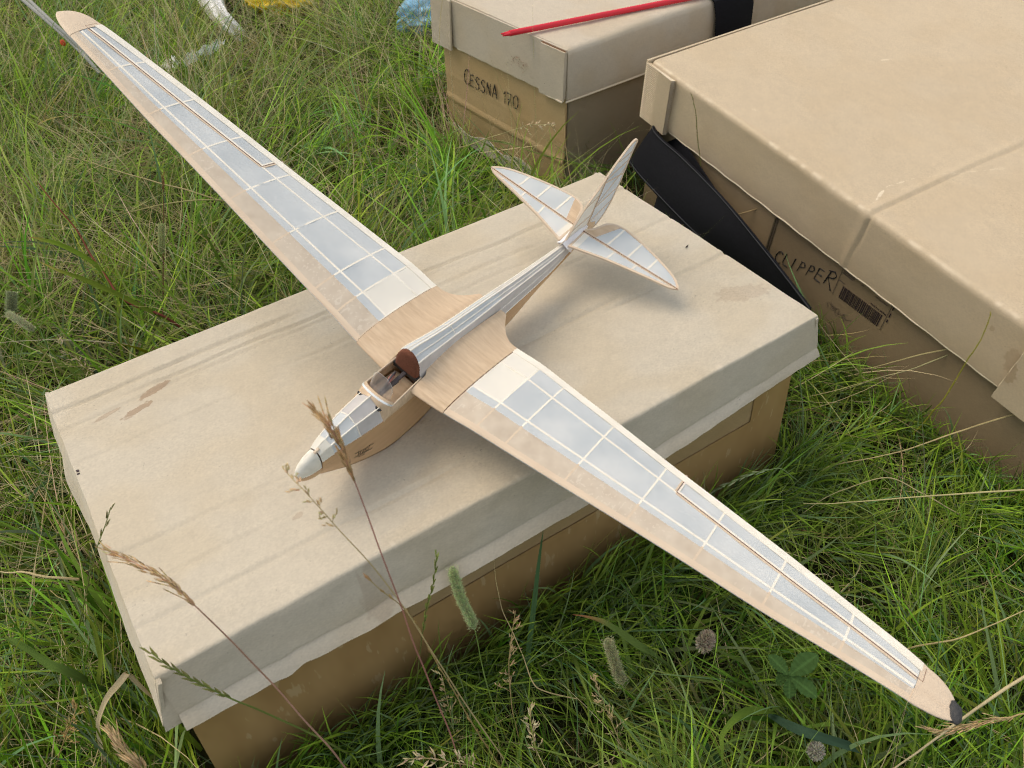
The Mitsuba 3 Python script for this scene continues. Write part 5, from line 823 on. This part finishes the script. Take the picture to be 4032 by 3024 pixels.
# five-fingered leaf, clover heads
lc_ = np.array(EXTRA['leaf_centre']); rr = np.random.default_rng(7); key = 'cinquefoil_leaf'; tag(key, 'small plant with five toothed green leaflets in the grass below the near wing', 'plant')
obj('stalk', tube(smooth_path([lc_, lc_ + [.004, .004, -.03], lc_ + [.012, .008, -.075]], 12), .0009, 6), 'dry_blade', True, color=np.tile([.12, .18, .05], (12 * 6 + 2, 1)), parent=key)
for tip in np.array(EXTRA['leaf_tips']):
    ax = tip - lc_; L = np.linalg.norm(ax); ax /= L; sd = np.cross(ax, [0, 0, 1.0]); sd /= np.linalg.norm(sd); up = np.cross(sd, ax)
    n = 45; t = np.linspace(0, 1, n); wd = .27 * L * np.sin(np.pi * np.clip(t, 0, 1) ** 1.25) ** .8 * (1 + .16 * (((t * 10) % 1) - .5)) + .0006; q = np.linspace(-1, 1, 9)
    Pq = lc_ + t[:, None, None] * L * ax + q[None, :, None] * sd * wd[:, None, None] + up * ((np.abs(q)[None, :] * .3) * wd[:, None] - .12 * L * t[:, None] ** 2 + .0010 * np.sin(t * 32)[:, None] * np.abs(q)[None])[..., None]
    c = np.array([.085, .165, .05]) * (1 + .35 * np.abs(q)[None, :, None] * .5 + .25 * (rr.random((n, 9, 1)) - .5) + .5 * (np.abs(q) < .1)[None, :, None]); c = c.reshape(-1, 3)
    obj('leaflet', sheet(Pq, .0002), 'blade', True, color=np.vstack([c, c]), parent=key)
for i, (a, b, r0, r1) in enumerate(EXTRA['clover']):
    a, b = np.array(a), np.array(b); ax = b - a; ax[2] += .004; ax /= np.linalg.norm(ax); e1 = np.cross(ax, [.2, .5, .8]); e1 /= np.linalg.norm(e1); e2 = np.cross(ax, e1); ms, cc = [], []
    n = 420
    for k in range(n):
        z = 1 - 2 * (k + .5) / n; ph = k * 2.39996; o = e1 * math.cos(ph) * math.sqrt(1 - z * z) + e2 * math.sin(ph) * math.sqrt(1 - z * z) + ax * z
        p = a + .62 * (o * r0 + ax * (o @ ax) * (r1 - r0)); ms.append(spikelet(p, o + .8 * ax + .35 * rr.normal(size=3), .0060, .0009, k)); cc.append(vary((.46, .40, .31) if i == 0 else (.46, .46, .38), rr, .22))
    m = trimesh.creation.icosphere(subdivisions=2); ms.append((a + m.vertices * r0 * .75, m.faces)); cc.append((.2, .17, .12))
    k = numbered('clover_head'); tag(k, ('furry grey brown clover head under the near wing' if i == 0 else 'small pale grey clover head near the bottom edge below the five fingered leaf'), 'clover head', 'clover heads in the grass')
    scene[k + '__flower_head'] = ply(join(ms), 'dry_blade', smooth=False, color=colors(ms, cc)); sp = smooth_path([a - ax * r1 * .6, a - ax * .03 + [.004, .01, -.02], a + [.01, .02, -.1]], 12); scene[k + '__stem'] = ply(tube(sp, .001, 6), 'dry_blade', smooth=True, color=np.tile([.14, .2, .06], (74, 1)))

# ---------------------------------------------------------------- the meadow
R = np.random.default_rng(11)
def nearbox(X):
    D = X - nB; Gm = np.linalg.inv(np.stack([nu_[:2], nw_[:2]], 1)); u, w = np.moveaxis(D[..., :2] @ Gm.T, -1, 0); return (u > -.03) & (u < NL + .008) & (w > -.010) & (w < NW + .004) & (X[..., 2] < .30)
def rightbox(X):
    D = X - rO; u, w, n = D @ rU, D @ rW, D @ rN; return (u > -.002) & (u < RL + .004) & (w > -.002) & (w < RWd) & (n < .012)
def farbox(X):
    D = X - cO; Gm = np.linalg.inv(np.stack([cU[:2], cW[:2]], 1)); u, w = np.moveaxis(D[..., :2] @ Gm.T, -1, 0); return (u > -.004) & (u < CL + .004) & (w > -.004) & (w < CWd) & (X[..., 2] < .31)
def strapzone(X):
    D = X - np.array([.33, 1.08, .12]); d = np.array([.40, -.915]); a = D[..., 0] * d[0] + D[..., 1] * d[1]; b = D[..., 0] * .915 + D[..., 1] * .40
    return (np.abs(a) < .23) & (np.abs(b) < .035) & (X[..., 2] > .05)
def inside(X): return nearbox(X) | rightbox(X) | farbox(X)
CV = math.tan(math.radians(36.5))
def seeded(n, ymin=.12, ymax=3.3):
    """roots on the ground, denser near the boxes and thinning out with distance"""
    out = []; tot = 0
    while tot < n:
        y = ymin + (ymax - ymin) * R.random(n) ** 1.35; dist = np.hypot(y, .89) * 1.0; half = (.80 + .74 * y) * .95 + .12; x = (R.random(n) * 2 - 1) * half
        keep = R.random(n) < half / 3.2 * np.clip(1.5 / (dist ** 1.0), 0, 1) * 1.6
        X = np.stack([x[keep], y[keep], 0 * x[keep] + .06], -1); X = X[~inside(X)]; out.append(X[:, :2]); tot += len(X)
    return np.vstack(out)[:n]
def field(x, y, f, s): return meshkit.fbm(np.stack([x * f, y * f, 0 * x + s], -1), 2, int(s)) - .5
def blades(n, length, width, lean, curl, green, seed, segs=6, spread=.9, flat=.0, ymax=3.3, tuft=0.0, roots=None, aim=None):
    xy = seeded(n, ymax=ymax) if roots is None else roots; n = len(xy)
    nc_ = max(1, n // 34); c = xy[R.integers(0, n, nc_)]; j = R.integers(0, nc_, n); m = R.random(n) < tuft; xy = np.where(m[:, None], c[j] + R.normal(size=(n, 2)) * (.006 + .016 * R.random(nc_))[j][:, None], xy)
    taz = R.normal(size=nc_) * .9; tln = .65 + .7 * R.random(nc_); ttn = (.62 + .8 * R.random((nc_, 1))) * (1 + .10 * R.normal(size=(nc_, 3)))
    x, y = xy[:, 0], xy[:, 1]
    base = 2.2 + 9.0 * field(x, y, 1.9, 3 + seed) + 6.0 * field(x, y, 5.0, 9 + seed)
    base = np.where(x < -.1, base * .7 + .25, base); az = np.where(m, base + taz[j] + .42 * spread * R.normal(size=n), base + spread * R.normal(size=n))
    if aim is not None: az = aim[0] + aim[1] * R.normal(size=n)
    L = np.maximum(length[0] + (length[1] - length[0]) * R.random(n) ** 1.2, .02) * (1 + .8 * field(x, y, 3.0, 21)) * np.where(m, tln[j], 1); wdt = width[0] + (width[1] - width[0]) * R.random(n) ** 1.6
    # shorter, pressed down grass round the right hand gap and under the near wing
    gap = ((x > .25) & (y < 1.0)); L *= np.where(gap, .82, 1.0)
    th0 = lean[0] + (lean[1] - lean[0]) * R.random(n); dth = curl[0] + (curl[1] - curl[0]) * R.random(n); bend = R.normal(size=n) * .5
    s = np.linspace(0, 1, segs + 1); V = np.zeros((n, segs + 1, 3)); p = np.stack([x, y, R.random(n) * .01], -1); V[:, 0] = p; dirs = []
    for k in range(segs + 1):
        th = np.clip(th0 + dth * s[k] ** 1.3, 0, 2.3); a = az + bend * s[k]; d = np.stack([np.sin(th) * np.cos(a), np.sin(th) * np.sin(a), np.cos(th)], -1); dirs.append(d)
        if k < segs:
            p = p + d * (L / segs)[:, None]; fl = .006 + flat * R.random(n) * .03; p[:, 2] = np.maximum(p[:, 2], fl); V[:, k + 1] = p
    bad = inside(V).any(1) | strapzone(V).any(1)
    # nothing may poke through the wing on the near side
    q = (V - GO) @ GM.T / mm; yw = np.abs(q[..., 1]); wz = LZ(np.clip(yw, 0, 575)) - 14
    bad |= ((q[..., 1] > 0) & (yw < 580) & (q[..., 0] < -125) & (q[..., 0] > -275) & (q[..., 2] > wz - 12)).any(1)
    bad |= (V[:, :, 2] > np.where(y > 1.4, .42, np.where(y > .8, .27, .17))[:, None]).any(1)
    g = ~bad; V = V[g]; n = len(V); D = np.stack(dirs, 1)[g]; az = az[g]; wdt = wdt[g]
    rollv = R.normal(size=n) * .8; sd = np.stack([-np.sin(az), np.cos(az), 0 * az], -1); up = np.cross(sd[:, None].repeat(segs + 1, 1), D)
    S = sd[:, None] * np.cos(rollv)[:, None, None] + up * np.sin(rollv)[:, None, None]
    prof = np.clip(np.minimum(.55 + 1.2 * s, (1 - s) ** .7 * 1.25), .04, 1); Wd = wdt[:, None] * prof[None] * .5
    P2 = np.stack([V - S * Wd[..., None], V + S * Wd[..., None]], 2).reshape(n, -1, 3)
    col = (green(n, V[:, 0, 0], V[:, 0, 1]) * np.where(m[g][:, None], ttn[j[g]], 1))[:, None, :] * (.80 + .34 * s)[None, :, None]; C2 = np.repeat(col, 2, 1)  # bases darkened, tips lightened: shade between the blades painted into the colour
    m = (segs + 1) * 2; kk = np.arange(segs) * 2; f = np.vstack([np.stack([kk, kk + 1, kk + 3], 1), np.stack([kk, kk + 3, kk + 2], 1)]); F = (f[None] + (np.arange(n) * m)[:, None, None]).reshape(-1, 3)
    return (P2.reshape(-1, 3), F), C2.reshape(-1, 3)
def greens(n, x, y):
    h = R.random((n, 1)); a = np.array([.060, .175, .012]); b = np.array([.30, .47, .05]); c = np.array([.15, .27, .12]); k = R.random(n)
    col = np.where((k < .20)[:, None], c + 0 * h, a * (1 - h) + b * h) * (.55 + .9 * R.random((n, 1)) ** 1.3)
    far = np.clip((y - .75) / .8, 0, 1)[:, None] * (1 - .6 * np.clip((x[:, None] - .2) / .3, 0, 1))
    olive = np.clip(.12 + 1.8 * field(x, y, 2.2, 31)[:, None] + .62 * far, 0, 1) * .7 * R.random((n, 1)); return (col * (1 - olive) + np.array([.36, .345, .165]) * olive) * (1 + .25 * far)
def straws(n, x, y):
    h = R.random((n, 1)); return (np.array([.42, .34, .17]) * (1 - h) + np.array([.72, .64, .42]) * h) * (.7 + .5 * R.random((n, 1)))
def greys(n, x, y):
    h = R.random((n, 1)); return (np.array([.20, .16, .08]) * (1 - h) + np.array([.48, .42, .27]) * h)
FAR = lambda q: q[(q[:, 1] > .72) | (q[:, 0] < -.38)]
NEAR = lambda q: q[~((q[:, 1] > .72) | (q[:, 0] < -.38))]
def rim(n, o, a, b, la, lb):
    q = np.asarray(o)[:2] + (R.random((n, 1)) * (la[1] - la[0]) + la[0]) * a[:2] - (lb[0] + (lb[1] - lb[0]) * R.random((n, 1)) ** 1.4) * b[:2]; return q
AIM1 = (math.atan2(-nw_[1], -nw_[0]), 1.1); AIM2 = (math.atan2(-rW[1], -rW[0]), 1.1)
def roots(n, zone, ymax=3.3): return zone(seeded(n, ymax=ymax))
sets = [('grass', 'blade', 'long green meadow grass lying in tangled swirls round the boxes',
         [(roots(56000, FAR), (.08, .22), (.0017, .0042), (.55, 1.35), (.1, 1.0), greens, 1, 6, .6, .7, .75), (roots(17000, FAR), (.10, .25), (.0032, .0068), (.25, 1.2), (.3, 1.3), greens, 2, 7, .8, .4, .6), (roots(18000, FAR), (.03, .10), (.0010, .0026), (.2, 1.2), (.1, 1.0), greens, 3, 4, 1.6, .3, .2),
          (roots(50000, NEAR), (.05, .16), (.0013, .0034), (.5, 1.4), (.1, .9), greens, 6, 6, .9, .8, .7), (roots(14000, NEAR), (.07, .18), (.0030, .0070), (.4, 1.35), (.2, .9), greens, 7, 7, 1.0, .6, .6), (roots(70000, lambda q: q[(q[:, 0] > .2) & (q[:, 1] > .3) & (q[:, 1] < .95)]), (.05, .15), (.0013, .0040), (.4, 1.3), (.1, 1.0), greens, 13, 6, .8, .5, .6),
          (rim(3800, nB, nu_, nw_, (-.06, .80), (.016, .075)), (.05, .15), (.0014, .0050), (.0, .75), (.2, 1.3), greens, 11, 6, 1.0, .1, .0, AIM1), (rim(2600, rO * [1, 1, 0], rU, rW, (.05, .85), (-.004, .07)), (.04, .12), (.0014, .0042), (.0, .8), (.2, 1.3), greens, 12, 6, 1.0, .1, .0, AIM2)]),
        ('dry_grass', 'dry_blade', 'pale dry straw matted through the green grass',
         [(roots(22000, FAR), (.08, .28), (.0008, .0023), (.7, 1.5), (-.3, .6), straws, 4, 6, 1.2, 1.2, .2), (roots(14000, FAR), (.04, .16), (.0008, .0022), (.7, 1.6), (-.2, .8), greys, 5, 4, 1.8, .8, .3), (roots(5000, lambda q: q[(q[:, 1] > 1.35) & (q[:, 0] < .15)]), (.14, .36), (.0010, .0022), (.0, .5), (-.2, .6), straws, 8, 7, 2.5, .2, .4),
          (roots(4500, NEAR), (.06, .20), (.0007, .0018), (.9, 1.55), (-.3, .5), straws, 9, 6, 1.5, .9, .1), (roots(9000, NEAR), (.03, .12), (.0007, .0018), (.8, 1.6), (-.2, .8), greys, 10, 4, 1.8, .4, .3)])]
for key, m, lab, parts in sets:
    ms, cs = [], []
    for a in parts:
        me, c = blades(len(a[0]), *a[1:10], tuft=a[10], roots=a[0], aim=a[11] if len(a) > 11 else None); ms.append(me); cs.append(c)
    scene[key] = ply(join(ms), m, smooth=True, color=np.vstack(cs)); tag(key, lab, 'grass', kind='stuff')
